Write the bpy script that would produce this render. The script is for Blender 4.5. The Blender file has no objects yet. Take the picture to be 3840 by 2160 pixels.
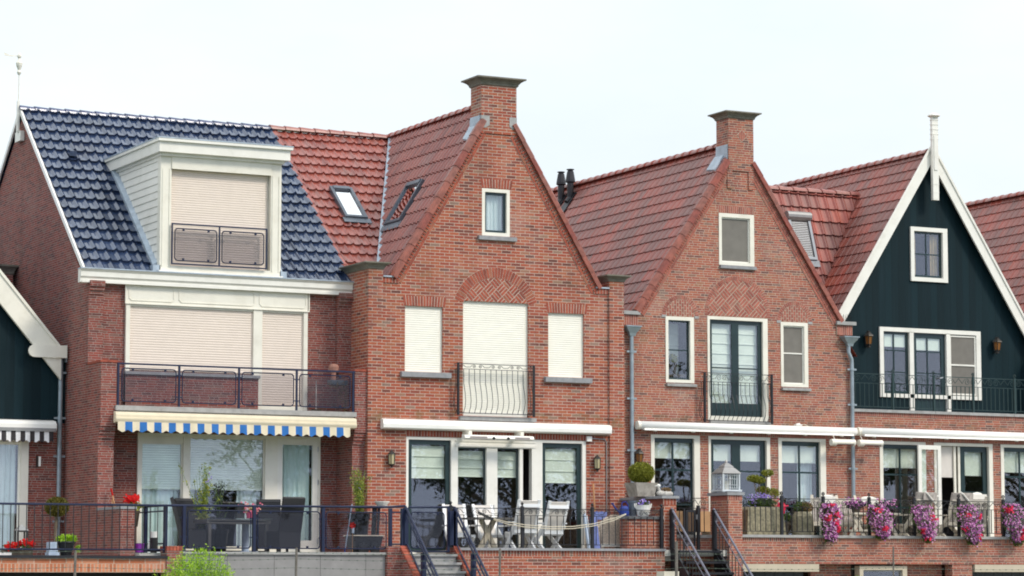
import bpy, bmesh, math, random
from mathutils import Vector, Matrix
from mathutils.geometry import tessellate_polygon
PI = math.pi
rnd = random.Random(11)
SC = bpy.context.scene
COL = SC.collection
V = Vector

# ------------------------------------------------------------------ mesh builder
class MB:
    def __init__(s):
        s.bm = bmesh.new(); s.m = 0; s.uv = s.bm.loops.layers.uv.new('UVMap')
    def f(s, pts, uv=None):
        try:
            fc = s.bm.faces.new([s.bm.verts.new(p) for p in pts])
        except ValueError:
            return None
        fc.material_index = s.m
        if uv is not None:
            for l in fc.loops: l[s.uv].uv = uv
        return fc
    def hull(s, a, b):
        """closed prism between two equal-length point loops"""
        va = [s.bm.verts.new(p) for p in a]; vb = [s.bm.verts.new(p) for p in b]; n = len(a)
        fs = [s.bm.faces.new(va[::-1]), s.bm.faces.new(vb)]
        for i in range(n):
            j = (i+1) % n
            fs.append(s.bm.faces.new((va[i], va[j], vb[j], vb[i])))
        for q in fs: q.material_index = s.m
        return s
    def box(s, x0, x1, y0, y1, z0, z1):
        return s.hull([(x0,y0,z0),(x1,y0,z0),(x1,y1,z0),(x0,y1,z0)], [(x0,y0,z1),(x1,y0,z1),(x1,y1,z1),(x0,y1,z1)])
    def px(s, poly, x0, x1):   # poly of (y,z)
        return s.hull([(x0,y,z) for y, z in poly], [(x1,y,z) for y, z in poly])
    def py(s, poly, y0, y1):   # poly of (x,z)
        return s.hull([(x,y0,z) for x, z in poly], [(x,y1,z) for x, z in poly])
    def pz(s, poly, z0, z1):
        return s.hull([(x,y,z0) for x, y in poly], [(x,y,z1) for x, y in poly])
    def wall(s, poly, holes, y0, y1):
        """upright wall in the xz plane with openings, front face y0, back y1"""
        loops = [[V((x, 0, z)) for x, z in poly]] + [[V((x, 0, z)) for x, z in h] for h in holes]
        flat = [p for l in loops for p in l]
        tris = tessellate_polygon([[V((p.x, p.z, 0)) for p in l] for l in loops])
        for y in (y0, y1):
            vs = [s.bm.verts.new((p.x, y, p.z)) for p in flat]
            for t in tris:
                try:
                    q = s.bm.faces.new([vs[i] for i in t]); q.material_index = s.m
                    q.normal_update()
                    if (q.normal.y > 0) == (y == y0): q.normal_flip()
                except ValueError: pass
        c = sum((p for p in loops[0]), V())/len(loops[0])
        for li, l in enumerate(loops):
            for i in range(len(l)):
                a, b = l[i], l[(i+1) % len(l)]
                q = s.f([(a.x,y0,a.z),(b.x,y0,b.z),(b.x,y1,b.z),(a.x,y1,a.z)])
        return s
    def rect(s, x0, x1, z0, z1):
        return [(x0,z0),(x1,z0),(x1,z1),(x0,z1)]
    def tube(s, pts, r, n=6, closed=False, r1=None):
        P = [V(p) for p in pts]; N = len(P); rings = []
        up0 = None
        for i, p in enumerate(P):
            if closed: t = P[(i+1) % N]-P[i-1]
            else: t = P[min(i+1, N-1)]-P[max(i-1, 0)]
            if t.length < 1e-9: t = V((0,0,1))
            t.normalize()
            if up0 is None:
                up0 = V((0,0,1)) if abs(t.z) < .9 else V((1,0,0))
            a = t.cross(up0)
            if a.length < 1e-4: a = t.orthogonal()
            a.normalize(); b = a.cross(t).normalized(); up0 = b
            rr = r if r1 is None else r+(r1-r)*i/(N-1)
            rings.append([s.bm.verts.new(p+(a*math.cos(2*PI*k/n+PI/n)+b*math.sin(2*PI*k/n+PI/n))*rr) for k in range(n)])
        for i in range(N if closed else N-1):
            A, B = rings[i], rings[(i+1) % N]
            for k in range(n):
                q = s.bm.faces.new((A[k], A[(k+1) % n], B[(k+1) % n], B[k])); q.material_index = s.m
        if not closed:
            for rg in (rings[0][::-1], rings[-1]):
                q = s.bm.faces.new(rg); q.material_index = s.m
        return s
    def lathe(s, prof, cx=0, cy=0, cz=0, n=14):
        rings = [[s.bm.verts.new((cx+r*math.cos(2*PI*k/n), cy+r*math.sin(2*PI*k/n), cz+z)) for k in range(n)] for r, z in prof]
        for A, B in zip(rings, rings[1:]):
            for k in range(n):
                q = s.bm.faces.new((A[k], A[(k+1) % n], B[(k+1) % n], B[k])); q.material_index = s.m
        for rg in (rings[0][::-1], rings[-1]):
            q = s.bm.faces.new(rg); q.material_index = s.m
        return s
    def ball(s, c, rx, ry=None, rz=None, n=10):
        ry = ry or rx; rz = rz or rx
        prof = [(math.sin(PI*i/n), -math.cos(PI*i/n)) for i in range(n+1)]
        prof[0] = (.02, -1); prof[-1] = (.02, 1)
        b0 = len(s.bm.verts)
        s.lathe(prof, n=n+2)
        s.bm.verts.ensure_lookup_table()
        for v in s.bm.verts[b0:]:
            v.co = V((c[0]+v.co.x*rx, c[1]+v.co.y*ry, c[2]+v.co.z*rz))
        return s
    def beam(s, p, q, w, h, up=(0,0,1)):
        """rectangular bar from p to q"""
        p, q = V(p), V(q); t = (q-p).normalized(); a = t.cross(V(up))
        if a.length < 1e-4: a = V((1,0,0))
        a.normalize(); b = a.cross(t)
        cs = [a*w/2+b*h/2, -a*w/2+b*h/2, -a*w/2-b*h/2, a*w/2-b*h/2]
        return s.hull([p+c for c in cs], [q+c for c in cs])
    def leaf(s, c, size, d=None, asp=.5):
        """one leaf-sized lozenge"""
        a = V((rnd.gauss(0,1), rnd.gauss(0,1), rnd.gauss(0,1)))
        if d is not None: a = a*.6+V(d)
        a.normalize()
        b = a.cross(V((rnd.gauss(0,1), rnd.gauss(0,1), rnd.gauss(0,1)))).normalized()*size*asp
        a = a*size; c = V(c)
        s.f([c-a, c-b*.9, c+a, c+b*.9])
    def leaves(s, c, rad, n, size, shell=.55, asp=.5, squash=None):
        for _ in range(n):
            d = V((rnd.gauss(0,1), rnd.gauss(0,1), rnd.gauss(0,1))).normalized()
            r = (shell**3+(1-shell**3)*rnd.random())**(1/3)
            p = V((c[0]+d.x*rad[0]*r, c[1]+d.y*rad[1]*r, c[2]+d.z*rad[2]*r))
            s.leaf(p, size*rnd.uniform(.6, 1.3), d, asp)
    def flower(s, c, r, nrm):
        n = V(nrm).normalized(); a = n.orthogonal().normalized(); b = n.cross(a); c = V(c)
        k0 = rnd.random()*6
        s.f([c+(a*math.cos(k0+2*PI*k/5)+b*math.sin(k0+2*PI*k/5))*r+n*(.25*r if k % 2 else 0) for k in range(5)])
    def build(s, name, mats, parent=None, local=False, smooth=False, recalc=True, merge=False):
        if merge: bmesh.ops.remove_doubles(s.bm, verts=s.bm.verts[:], dist=1e-5)
        if recalc: bmesh.ops.recalc_face_normals(s.bm, faces=s.bm.faces[:])
        me = bpy.data.meshes.new(name); s.bm.to_mesh(me); s.bm.free()
        if not isinstance(mats, (list, tuple)): mats = [mats]
        for m in mats: me.materials.append(M[m] if isinstance(m, str) else m)
        if smooth:
            for p in me.polygons: p.use_smooth = True
        o = bpy.data.objects.new(name, me); COL.objects.link(o)
        if parent is not None:
            o.parent = parent
            if not local: o.matrix_parent_inverse = Matrix.Translation(-wloc(parent))
        return o

def wloc(o):
    return V(o.location) if o.parent is None else V((0,0,0))   # parts are built in world space; only roots are moved

def tag(o, label=None, cat=None, group=None, kind=None):
    if label: o['label'] = label
    if cat: o['category'] = cat
    if group: o['group'] = group
    if kind: o['kind'] = kind
    return o
def thing(name, label, cat, loc=(0,0,0), rz=0, group=None):
    o = bpy.data.objects.new(name, None); COL.objects.link(o)
    o.location = loc; o.rotation_euler = (0, 0, rz); o.empty_display_size = .2
    return tag(o, label, cat, group)
def dup(root, loc, rz, label, group=None):
    def cp(o, par):
        c = o.copy(); COL.objects.link(c)
        if par is not None: c.parent = par
        for ch in [k for k in bpy.data.objects if k.parent == o]: cp(ch, c)
        return c
    r = cp(root, None); r.location = loc; r.rotation_euler = (0, 0, rz); r['label'] = label
    if group: r['group'] = group
    return r

# ------------------------------------------------------------------ materials
M = {}
class NT:
    def __init__(s, name):
        s.mat = bpy.data.materials.new(name); s.mat.use_nodes = True
        s.t = s.mat.node_tree; s.t.nodes.clear(); M[name] = s.mat
        s.out = s.n('ShaderNodeOutputMaterial')
    def n(s, ty, **kw):
        nd = s.t.nodes.new(ty)
        for k, v in kw.items(): setattr(nd, k, v)
        return nd
    def l(s, a, b): s.t.links.new(a, b)
    def put(s, sock, v):
        if isinstance(v, bpy.types.NodeSocket): s.l(v, sock)
        else: sock.default_value = v
    def math(s, op, a, b=0., c=None, clamp=False):
        nd = s.n('ShaderNodeMath', operation=op, use_clamp=clamp)
        s.put(nd.inputs[0], a); s.put(nd.inputs[1], b)
        if c is not None: s.put(nd.inputs[2], c)
        return nd.outputs[0]
    def mix(s, f, a, b, bt='MIX'):
        nd = s.n('ShaderNodeMix', data_type='RGBA', blend_type=bt)
        s.put(nd.inputs[0], f); s.put(nd.inputs[6], a); s.put(nd.inputs[7], b)
        return nd.outputs[2]
    def ramp(s, f, stops, interp='LINEAR'):
        nd = s.n('ShaderNodeValToRGB'); cr = nd.color_ramp; cr.interpolation = interp
        while len(cr.elements) < len(stops): cr.elements.new(.5)
        for e, (p, c) in zip(cr.elements, stops):
            e.position = p; e.color = (*c, 1) if len(c) == 3 else c
        s.put(nd.inputs[0], f); return nd.outputs[0]
    def noise(s, vec, scale, detail=3, rough=.55):
        nd = s.n('ShaderNodeTexNoise'); s.put(nd.inputs['Scale'], scale); nd.inputs['Detail'].default_value = detail
        nd.inputs['Roughness'].default_value = rough
        if vec is not None: s.l(vec, nd.inputs['Vector'])
        return nd.outputs[0]
    def obj(s): return s.n('ShaderNodeTexCoord').outputs['Object']
    def bsdf(s, col, rough=.6, metal=0., spec=.5, bump=None, bs=.3, bd=.01, coat=0., trans=0., sub=None):
        p = s.n('ShaderNodeBsdfPrincipled')
        s.put(p.inputs['Base Color'], col if isinstance(col, bpy.types.NodeSocket) else (*col, 1))
        s.put(p.inputs['Roughness'], rough); s.put(p.inputs['Metallic'], metal)
        p.inputs['Specular IOR Level'].default_value = spec
        p.inputs['Coat Weight'].default_value = coat; p.inputs['Coat Roughness'].default_value = .12
        if bump is not None:
            b = s.n('ShaderNodeBump'); b.inputs['Strength'].default_value = bs; b.inputs['Distance'].default_value = bd
            s.l(bump, b.inputs['Height']); s.l(b.outputs[0], p.inputs['Normal'])
        s.l(p.outputs[0], s.out.inputs[0]); return p

def plain(name, col, rough=.5, metal=0., var=.12, scale=5., spec=.5, dirt=None, coat=0.):
    t = NT(name); v = t.obj()
    nz = t.noise(v, scale, 4)
    lo = tuple(c*(1-var) for c in col); hi = tuple(min(1, c*(1+var)) for c in col)
    c = t.ramp(nz, [(.3, lo), (.7, hi)])
    if dirt:
        m = t.ramp(t.noise(v, 2.2, 5, .7), [(.5, (0,0,0)), (.75, (1,1,1))])
        c = t.mix(t.math('MULTIPLY', m, dirt[3]), c, (*dirt[:3], 1))
    t.bsdf(c, rough, metal, spec, coat=coat)

def island(name, stops, rough=.7, spec=.3, thin=False, var=.0):
    """colour picked per separate piece (leaf, brick, petal)"""
    t = NT(name); g = t.n('ShaderNodeNewGeometry')
    c = t.ramp(g.outputs['Random Per Island'], stops)
    if var:
        c = t.mix(var, c, t.ramp(t.noise(t.obj(), 9, 3), [(.3, (.45,.45,.45)), (.7, (1.3,1.3,1.3))]), 'MULTIPLY')
    p = t.bsdf(c, rough, 0, spec)
    if thin:
        tr = t.n('ShaderNodeBsdfTranslucent'); t.l(c, tr.inputs[0])
        mx = t.n('ShaderNodeMixShader'); mx.inputs[0].default_value = .35
        t.l(p.outputs[0], mx.inputs[1]); t.l(tr.outputs[0], mx.inputs[2]); t.l(mx.outputs[0], t.out.inputs[0])

def brick(name, h, L, stops, mortar, mj=.012, soldier=None, wild=False, stain=(.5,.42,.36,.25), grime=(.09,.06,.045,.4), moss=()):
    t = NT(name); co = t.n('ShaderNodeSeparateXYZ'); t.l(t.obj(), co.inputs[0])
    g = t.n('ShaderNodeNewGeometry'); ns = t.n('ShaderNodeSeparateXYZ'); t.l(g.outputs['True Normal'], ns.inputs[0])
    side = t.math('GREATER_THAN', t.math('ABSOLUTE', ns.outputs[0]), .7)
    flat = t.math('GREATER_THAN', t.math('ABSOLUTE', ns.outputs[2]), .7)
    X, Y, Z = co.outputs
    u = t.math('ADD', t.math('MULTIPLY', X, t.math('SUBTRACT', 1., side)), t.math('MULTIPLY', Y, side))
    v = t.math('ADD', t.math('MULTIPLY', Z, t.math('SUBTRACT', 1., flat)), t.math('MULTIPLY', Y, flat))
    if soldier is not None:
        u, v = t.math('SUBTRACT', v, soldier), u
    vs = t.math('DIVIDE', v, h); row = t.math('FLOOR', vs); fv = t.math('SUBTRACT', vs, row)
    us = t.math('DIVIDE', u, L)
    if soldier is None:
        off = t.math('MULTIPLY', t.math('MODULO', t.math('ABSOLUTE', row), 2.), .5)
        if wild:
            w = t.n('ShaderNodeTexWhiteNoise', noise_dimensions='1D'); t.l(row, w.inputs['W'])
            off = t.math('ADD', off, t.math('MULTIPLY', w.outputs[0], .55))
        us = t.math('ADD', us, off)
    cl = t.math('FLOOR', us); fu = t.math('SUBTRACT', us, cl)
    cv = t.n('ShaderNodeCombineXYZ'); t.l(cl, cv.inputs[0]); t.l(row, cv.inputs[1]); t.l(side, cv.inputs[2])
    wn = t.n('ShaderNodeTexWhiteNoise', noise_dimensions='3D'); t.l(cv.outputs[0], wn.inputs['Vector'])
    r1 = wn.outputs[0]
    # some bricks laid header-wise: an extra joint in the middle
    du = t.math('MULTIPLY', t.math('MINIMUM', fu, t.math('SUBTRACT', 1., fu)), L)
    if wild:
        sp = t.n('ShaderNodeSeparateColor'); t.l(wn.outputs[1], sp.inputs[0])
        hd = t.math('GREATER_THAN', sp.outputs[1], .8)
        dm = t.math('MULTIPLY', t.math('ABSOLUTE', t.math('SUBTRACT', fu, .5)), L)
        dm = t.math('ADD', dm, t.math('MULTIPLY', t.math('SUBTRACT', 1., hd), 1.))
        du = t.math('MINIMUM', du, dm)
    dv = t.math('MULTIPLY', t.math('MINIMUM', fv, t.math('SUBTRACT', 1., fv)), h)
    dd = t.math('MINIMUM', du, dv)
    wob = t.math('MULTIPLY', t.math('SUBTRACT', t.noise(t.obj(), 45, 2), .5), .008)
    mask = t.math('LESS_THAN', t.math('ADD', dd, wob), mj/2)
    c = t.ramp(r1, stops)
    c = t.mix(.55, c, t.ramp(t.noise(t.obj(), 22, 4, .7), [(.25, (.68,.68,.68)), (.75, (1.25,1.22,1.2))]), 'MULTIPLY')
    mcol = t.mix(.6, (*mortar, 1), t.ramp(t.noise(t.obj(), 12, 3), [(.3, (.7,.7,.7)), (.7, (1.2,1.2,1.2))]), 'MULTIPLY')
    c = t.mix(mask, c, mcol)
    big = t.noise(t.obj(), .9, 5, .65)
    c = t.mix(t.math('MULTIPLY', t.ramp(big, [(.52, (0,0,0)), (.72, (1,1,1))]), stain[3]), c, (*stain[:3], 1))
    mp = t.n('ShaderNodeMapping'); mp.inputs['Scale'].default_value = (1.6, 1.6, .35); mp.inputs['Location'].default_value = (3, 8, 1)
    t.l(t.obj(), mp.inputs[0])
    gr = t.noise(mp.outputs[0], 1.1, 5, .7)
    c = t.mix(t.math('MULTIPLY', t.ramp(gr, [(.5, (0,0,0)), (.78, (1,1,1))]), grime[3]), c, (*grime[:3], 1))
    for z0, z1, am in moss:      # damp, mossy band where water runs off the awning box
        zz = t.math('ADD', Z, t.math('MULTIPLY', t.math('SUBTRACT', t.noise(t.obj(), 2.5, 4), .5), .35))
        k = t.math('MULTIPLY', t.math('GREATER_THAN', zz, z0), t.math('LESS_THAN', zz, z1))
        k = t.math('MULTIPLY', k, t.ramp(t.noise(t.obj(), 3.1, 5, .7), [(.42, (0,0,0)), (.62, (1,1,1))]))
        c = t.mix(t.math('MULTIPLY', k, am), c, (.13,.1,.045,1))
    t.bsdf(c, .85, 0, .25, bump=t.math('SUBTRACT', 1., mask), bs=.5, bd=.006)

def tiles_mat(name, stops, rough, coat, patch=None):
    t = NT(name); uv = t.n('ShaderNodeUVMap'); uv.uv_map = 'UVMap'
    fl = t.n('ShaderNodeVectorMath', operation='FLOOR'); t.l(uv.outputs[0], fl.inputs[0])
    wn = t.n('ShaderNodeTexWhiteNoise', noise_dimensions='2D'); t.l(fl.outputs[0], wn.inputs['Vector'])
    f = wn.outputs[0]
    if patch:
        mp = t.n('ShaderNodeMapping'); mp.inputs['Scale'].default_value = patch; t.l(fl.outputs[0], mp.inputs[0])
        pn = t.noise(mp.outputs[0], 1., 2)
        f = t.math('ADD', t.math('MULTIPLY', f, .55), t.math('MULTIPLY', t.math('SUBTRACT', pn, .5), 1.9))
        f = t.math('ADD', f, .22, clamp=True)
    c = t.ramp(f, stops)
    c = t.mix(.5, c, t.ramp(t.noise(t.obj(), 16, 5, .7), [(.3, (.62,.62,.62)), (.72, (1.28,1.26,1.24))]), 'MULTIPLY')
    dm = t.ramp(t.noise(t.obj(), 1.3, 5, .7), [(.55, (0,0,0)), (.8, (1,1,1))])
    c = t.mix(t.math('MULTIPLY', dm, .4), c, (.075,.06,.045,1))
    t.bsdf(c, rough, 0, .5, coat=coat)

RED = [(0,(.14,.055,.045)),(.08,(.2,.065,.048)),(.25,(.3,.075,.048)),(.5,(.35,.087,.05)),(.75,(.385,.11,.057)),(.92,(.35,.125,.068)),(.97,(.29,.17,.12)),(1,(.24,.155,.12))]
RED3 = [(0,(.14,.075,.068)),(.08,(.2,.085,.07)),(.25,(.31,.095,.07)),(.55,(.365,.112,.074)),(.8,(.395,.133,.082)),(.93,(.34,.15,.09)),(1,(.22,.135,.11))]
DRK = [(0,(.12,.045,.04)),(.15,(.17,.05,.042)),(.5,(.245,.058,.044)),(.8,(.28,.072,.052)),(1,(.2,.1,.08))]
ORG = [(0,(.4,.13,.06)),(.4,(.52,.18,.09)),(.8,(.58,.24,.13)),(1,(.48,.22,.14))]
MO2 = (.5,.37,.3); MO3 = (.46,.34,.265)
brick('brick_red', .0665, .23, RED, MO2, .013, moss=((5.22,5.5,.55),(8.35,8.5,.3)))
brick('brick_red_wild', .0545, .213, RED3, MO3, .0125, wild=True, moss=((5.36,5.56,.35),(7.2,7.75,.18)))
brick('brick_dark', .05, .21, DRK, (.33,.25,.22), .011, wild=True, stain=(.3,.2,.17,.3), grime=(.07,.05,.04,.45))
brick('brick_chimney', .0655, .225, RED, (.5,.4,.33), .013, grime=(.1,.08,.05,.6))
brick('brick_orange', .11, .32, ORG, (.5,.36,.27), .02)
brick('brick_soldier', .07, .13, RED, MO2, .014, soldier=2.375)
brick('brick_soldier_fine', .0535, .09, RED3, MO3, .014, soldier=2.722)
brick('brick_soldier_orange', .075, .18, ORG, (.5,.36,.27), .02, soldier=2.035)
island('brick_loose', [(0,(.23,.07,.05)),(.3,(.32,.08,.052)),(.8,(.38,.1,.06)),(1,(.33,.13,.08))], .85, .25, var=.5)
island('brick_loose_fine', [(0,(.29,.1,.08)),(.3,(.36,.115,.085)),(.8,(.41,.14,.1)),(1,(.33,.16,.12))], .85, .25, var=.5)
plain('mortar', MO2, .9, var=.15, scale=14)
plain('mortar_fine', MO3, .9, var=.15, scale=14)
tiles_mat('tiles_blue', [(0,(.017,.03,.07)),(.5,(.024,.041,.09)),(1,(.034,.054,.112))], .22, .5)
tiles_mat('tiles_red', [(0,(.2,.055,.045)),(.35,(.28,.07,.052)),(.7,(.31,.085,.062)),(1,(.25,.1,.085))], .36, .12)
tiles_mat('tiles_mixed', [(0,(.185,.072,.058)),(.4,(.22,.074,.058)),(.6,(.275,.072,.05)),(.85,(.33,.07,.046)),(1,(.34,.085,.054))], .42, .05, patch=(.22,.5,1))
tiles_mat('tiles_glossy', [(0,(.17,.06,.05)),(.5,(.24,.065,.05)),(.8,(.33,.07,.05)),(1,(.42,.09,.05))], .5, .0, patch=(.4,.5,1))
island('ridge_red', [(0,(.26,.075,.06)),(.5,(.33,.092,.07)),(1,(.31,.13,.105))], .35, .5, var=.5)
island('verge_red', [(0,(.25,.06,.042)),(.5,(.34,.08,.046)),(1,(.26,.095,.07))], .45, .4, var=.6)
island('ridge_blue', [(0,(.02,.03,.09)),(1,(.035,.05,.13))], .2, .5)
plain('white_paint', (.81,.775,.7), .4, var=.04, scale=3, dirt=(.46,.42,.33,.28))
plain('cream_paint', (.79,.745,.64), .4, var=.04, scale=3, dirt=(.46,.41,.3,.3))
plain('bright_white', (.86,.83,.78), .35, var=.03)
plain('shutter_white', (.84,.8,.7), .45, var=.03, dirt=(.6,.57,.45,.12))
plain('shutter_pink', (.72,.61,.52), .45, var=.03)
plain('green_paint', (.012,.03,.03), .3, var=.15)
plain('green_sash', (.012,.032,.034), .3, var=.15)
plain('navy_metal', (.012,.018,.05), .35, .2, var=.15)
plain('black_metal', (.018,.018,.022), .45, .3, var=.2)
plain('rail_green', (.02,.045,.045), .45, .2, var=.2)
plain('grey_rail', (.16,.16,.2), .4, .3, var=.15)
plain('stone', (.34,.33,.32), .8, var=.15, scale=9, dirt=(.15,.14,.12,.4))
plain('bluestone', (.27,.27,.28), .75, var=.15, scale=9, dirt=(.16,.15,.14,.35))
plain('cap_stone', (.17,.155,.125), .8, var=.25, scale=7, dirt=(.12,.11,.05,.6))
plain('lead', (.36,.42,.48), .5, .15, var=.2, scale=6, dirt=(.55,.6,.66,.5))
plain('zinc', (.3,.35,.38), .45, .45, var=.15, scale=6, dirt=(.5,.52,.52,.3))
plain('concrete', (.25,.24,.235), .85, var=.12, scale=3, dirt=(.2,.19,.19,.5))
plain('dark_void', (.012,.012,.013), .8)
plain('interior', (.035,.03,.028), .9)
plain('terrace_tile', (.48,.46,.42), .8)
plain('blind_green', (.8,.86,.73), .8, var=.08, scale=3)
plain('curtain', (.72,.82,.79), .9, var=.05)
plain('curtain_gold', (.5,.36,.16), .9, var=.2)
plain('screen', (.17,.155,.135), .8, var=.1)
plain('beige', (.5,.43,.32), .6, var=.06)
plain('garage_door', (.03,.034,.04), .5)
plain('wicker_dark', (.022,.021,.023), .55, var=.4, scale=60)
plain('wicker_grey', (.56,.46,.37), .8, var=.5, scale=45)
plain('white_frame', (.8,.8,.8), .35, var=.03)
plain('taupe_mesh', (.64,.59,.54), .7, var=.06)
plain('teak_grey', (.42,.37,.33), .8, var=.3, scale=14)
plain('teak_white', (.62,.56,.46), .7, var=.12)
plain('cushion', (.74,.7,.63), .9, var=.06)
plain('wood', (.5,.24,.1), .6, var=.2)
plain('table_dark', (.1,.095,.09), .5)
plain('pot_grey', (.33,.3,.26), .85, var=.3, scale=9, dirt=(.18,.16,.11,.6))
plain('pot_stone', (.3,.26,.17), .9, var=.4, scale=18, dirt=(.14,.13,.07,.7))
plain('pot_black', (.015,.015,.016), .5)
plain('pot_brown', (.06,.045,.03), .8, var=.3)
plain('pot_pink', (.6,.06,.15), .5)
plain('blue_plastic', (.01,.03,.2), .35)
plain('blue_cloth', (.16,.2,.45), .8, var=.3, scale=14)
plain('pale_blue', (.42,.5,.62), .7, var=.2)
plain('bark', (.12,.09,.06), .9, var=.3, scale=14)
plain('stem_green', (.12,.2,.05), .8)
plain('bronze', (.05,.045,.04), .45, .5)
plain('amber_glass', (.22,.09,.025), .2)
plain('lamp_glass', (.45,.38,.22), .15)
plain('candle', (.75,.72,.62), .6)
plain('rope', (.62,.55,.42), .8)
plain('grass', (.06,.1,.025), .95, var=.4, scale=2)
plain('road', (.05,.05,.052), .9)
plain('duck_brown', (.25,.11,.04), .9, var=.5, scale=40)
plain('duck_grey', (.45,.42,.38), .85, var=.3, scale=20)
plain('purple_pot', (.3,.04,.4), .5)
plain('post_wood', (.16,.14,.12), .9, var=.3, scale=12)
plain('wire', (.1,.13,.1), .6, .4)
plain('awning_cream', (.72,.62,.45), .8, var=.06)
plain('awning_blue', (.02,.14,.42), .8, var=.1)
plain('awning_white', (.78,.76,.76), .8, var=.06)
plain('awning_black', (.035,.028,.03), .8)
plain('grey_metal', (.3,.29,.28), .4, .4)
plain('silver', (.55,.55,.55), .3, .5)
plain('heater', (.45,.38,.36), .35, .2)
plain('terracotta', (.32,.15,.11), .8, var=.2)
plain('lattice_grey', (.55,.58,.6), .5)
plain('lead_dark', (.17,.19,.22), .5, .15, var=.2, scale=6)
plain('glove', (.35,.12,.1), .9)
plain('orange_panel', (.55,.32,.16), .7, var=.1)
island('leaf_box', [(0,(.08,.1,.01)),(.5,(.25,.26,.03)),(1,(.42,.42,.07))], .5, .35, True)
island('leaf_topiary', [(0,(.06,.065,.01)),(.5,(.15,.13,.02)),(1,(.26,.21,.05))], .6, .3, True)
island('leaf_lime', [(0,(.17,.33,.01)),(.5,(.34,.55,.02)),(1,(.5,.68,.08))], .45, .4, True)
island('leaf_green', [(0,(.03,.06,.015)),(.5,(.075,.13,.025)),(1,(.15,.22,.045))], .5, .4, True)
island('leaf_plumbago', [(0,(.14,.2,.03)),(.6,(.32,.36,.05)),(1,(.5,.48,.1))], .6, .3, True)
island('leaf_dark', [(0,(.012,.012,.02)),(.6,(.035,.032,.05)),(1,(.08,.09,.06))], .5, .3, True)
island('leaf_tree', [(0,(.012,.02,.006)),(.6,(.03,.045,.012)),(1,(.055,.075,.02))], .5, .3, True)
island('petal_pink', [(0,(.22,.06,.24)),(.35,(.48,.14,.4)),(.7,(.64,.26,.52)),(1,(.76,.55,.66))], .6, .2, True)
island('petal_red', [(0,(.6,.012,.06)),(.5,(.75,.03,.12)),(1,(.85,.09,.1))], .6, .2, True)
island('petal_scarlet', [(0,(.45,.004,.006)),(1,(.75,.015,.012))], .6, .2, True)
island('petal_violet', [(0,(.16,.1,.42)),(1,(.46,.36,.68))], .6, .2, True)
island('petal_rose', [(0,(.6,.12,.2)),(.5,(.75,.25,.3)),(1,(.6,.5,.2))], .6, .2, True)
island('petal_brown', [(0,(.16,.1,.05)),(1,(.36,.24,.12))], .8, .2, True)

def boards(name, col, pitch):
    t = NT(name); co = t.n('ShaderNodeSeparateXYZ'); t.l(t.obj(), co.inputs[0])
    us = t.math('DIVIDE', co.outputs[0], pitch); fl = t.math('FLOOR', us); fu = t.math('SUBTRACT', us, fl)
    w = t.n('ShaderNodeTexWhiteNoise', noise_dimensions='1D'); t.l(fl, w.inputs['W'])
    groove = t.math('LESS_THAN', fu, .1)
    mp = t.n('ShaderNodeMapping'); mp.inputs['Scale'].default_value = (9, 9, .5); t.l(t.obj(), mp.inputs[0])
    st = t.noise(mp.outputs[0], 1., 4)
    c = t.mix(w.outputs[0], tuple(x*.8 for x in col)+(1,), tuple(x*1.2 for x in col)+(1,))
    c = t.mix(t.math('MULTIPLY', t.ramp(st, [(.5,(0,0,0)),(.8,(1,1,1))]), .35), c, (.012,.03,.04,1))
    t.bsdf(c, .6, 0, .15, bump=t.math('SUBTRACT', 1., groove), bs=.9, bd=.02)
boards('boards_green', (.0045,.017,.022), .19)

def glass(name, tint, ior, rough=.01):
    t = NT(name)
    tr = t.n('ShaderNodeBsdfTransparent'); tr.inputs[0].default_value = (*tint, 1)
    gl = t.n('ShaderNodeBsdfGlossy'); gl.inputs['Roughness'].default_value = rough
    lw = t.n('ShaderNodeLayerWeight'); lw.inputs[0].default_value = .5
    fr = t.math('ADD', t.math('MULTIPLY', t.math('POWER', lw.outputs['Facing'], 4.), 1-ior), ior)
    nz = t.noise(t.obj(), .9, 2)
    b = t.n('ShaderNodeBump'); b.inputs['Strength'].default_value = .02; b.inputs['Distance'].default_value = .05
    t.l(nz, b.inputs['Height']); t.l(b.outputs[0], gl.inputs['Normal'])
    mx = t.n('ShaderNodeMixShader'); t.l(fr, mx.inputs[0])
    t.l(tr.outputs[0], mx.inputs[1]); t.l(gl.outputs[0], mx.inputs[2]); t.l(mx.outputs[0], t.out.inputs[0])
glass('window_glass', (.97,.98,.98), .11)
glass('curtain_glass', (.95,.98,.98), .085)
glass('smoked_glass', (.8,.79,.8), .022)
glass('clear_glass', (.9,.93,.93), .08)
# ------------------------------------------------------------------ building helpers
def ring(b, x0, x1, z0, z1, y0, y1, l, r=None, bt=None, tp=None):
    r = l if r is None else r; bt = l if bt is None else bt; tp = l if tp is None else tp
    b.box(x0, x0+l, y0, y1, z0, z1); b.box(x1-r, x1, y0, y1, z0, z1)
    if tp: b.box(x0+l, x1-r, y0, y1, z1-tp, z1)
    if bt: b.box(x0+l, x1-r, y0, y1, z0, z0+bt)

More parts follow.
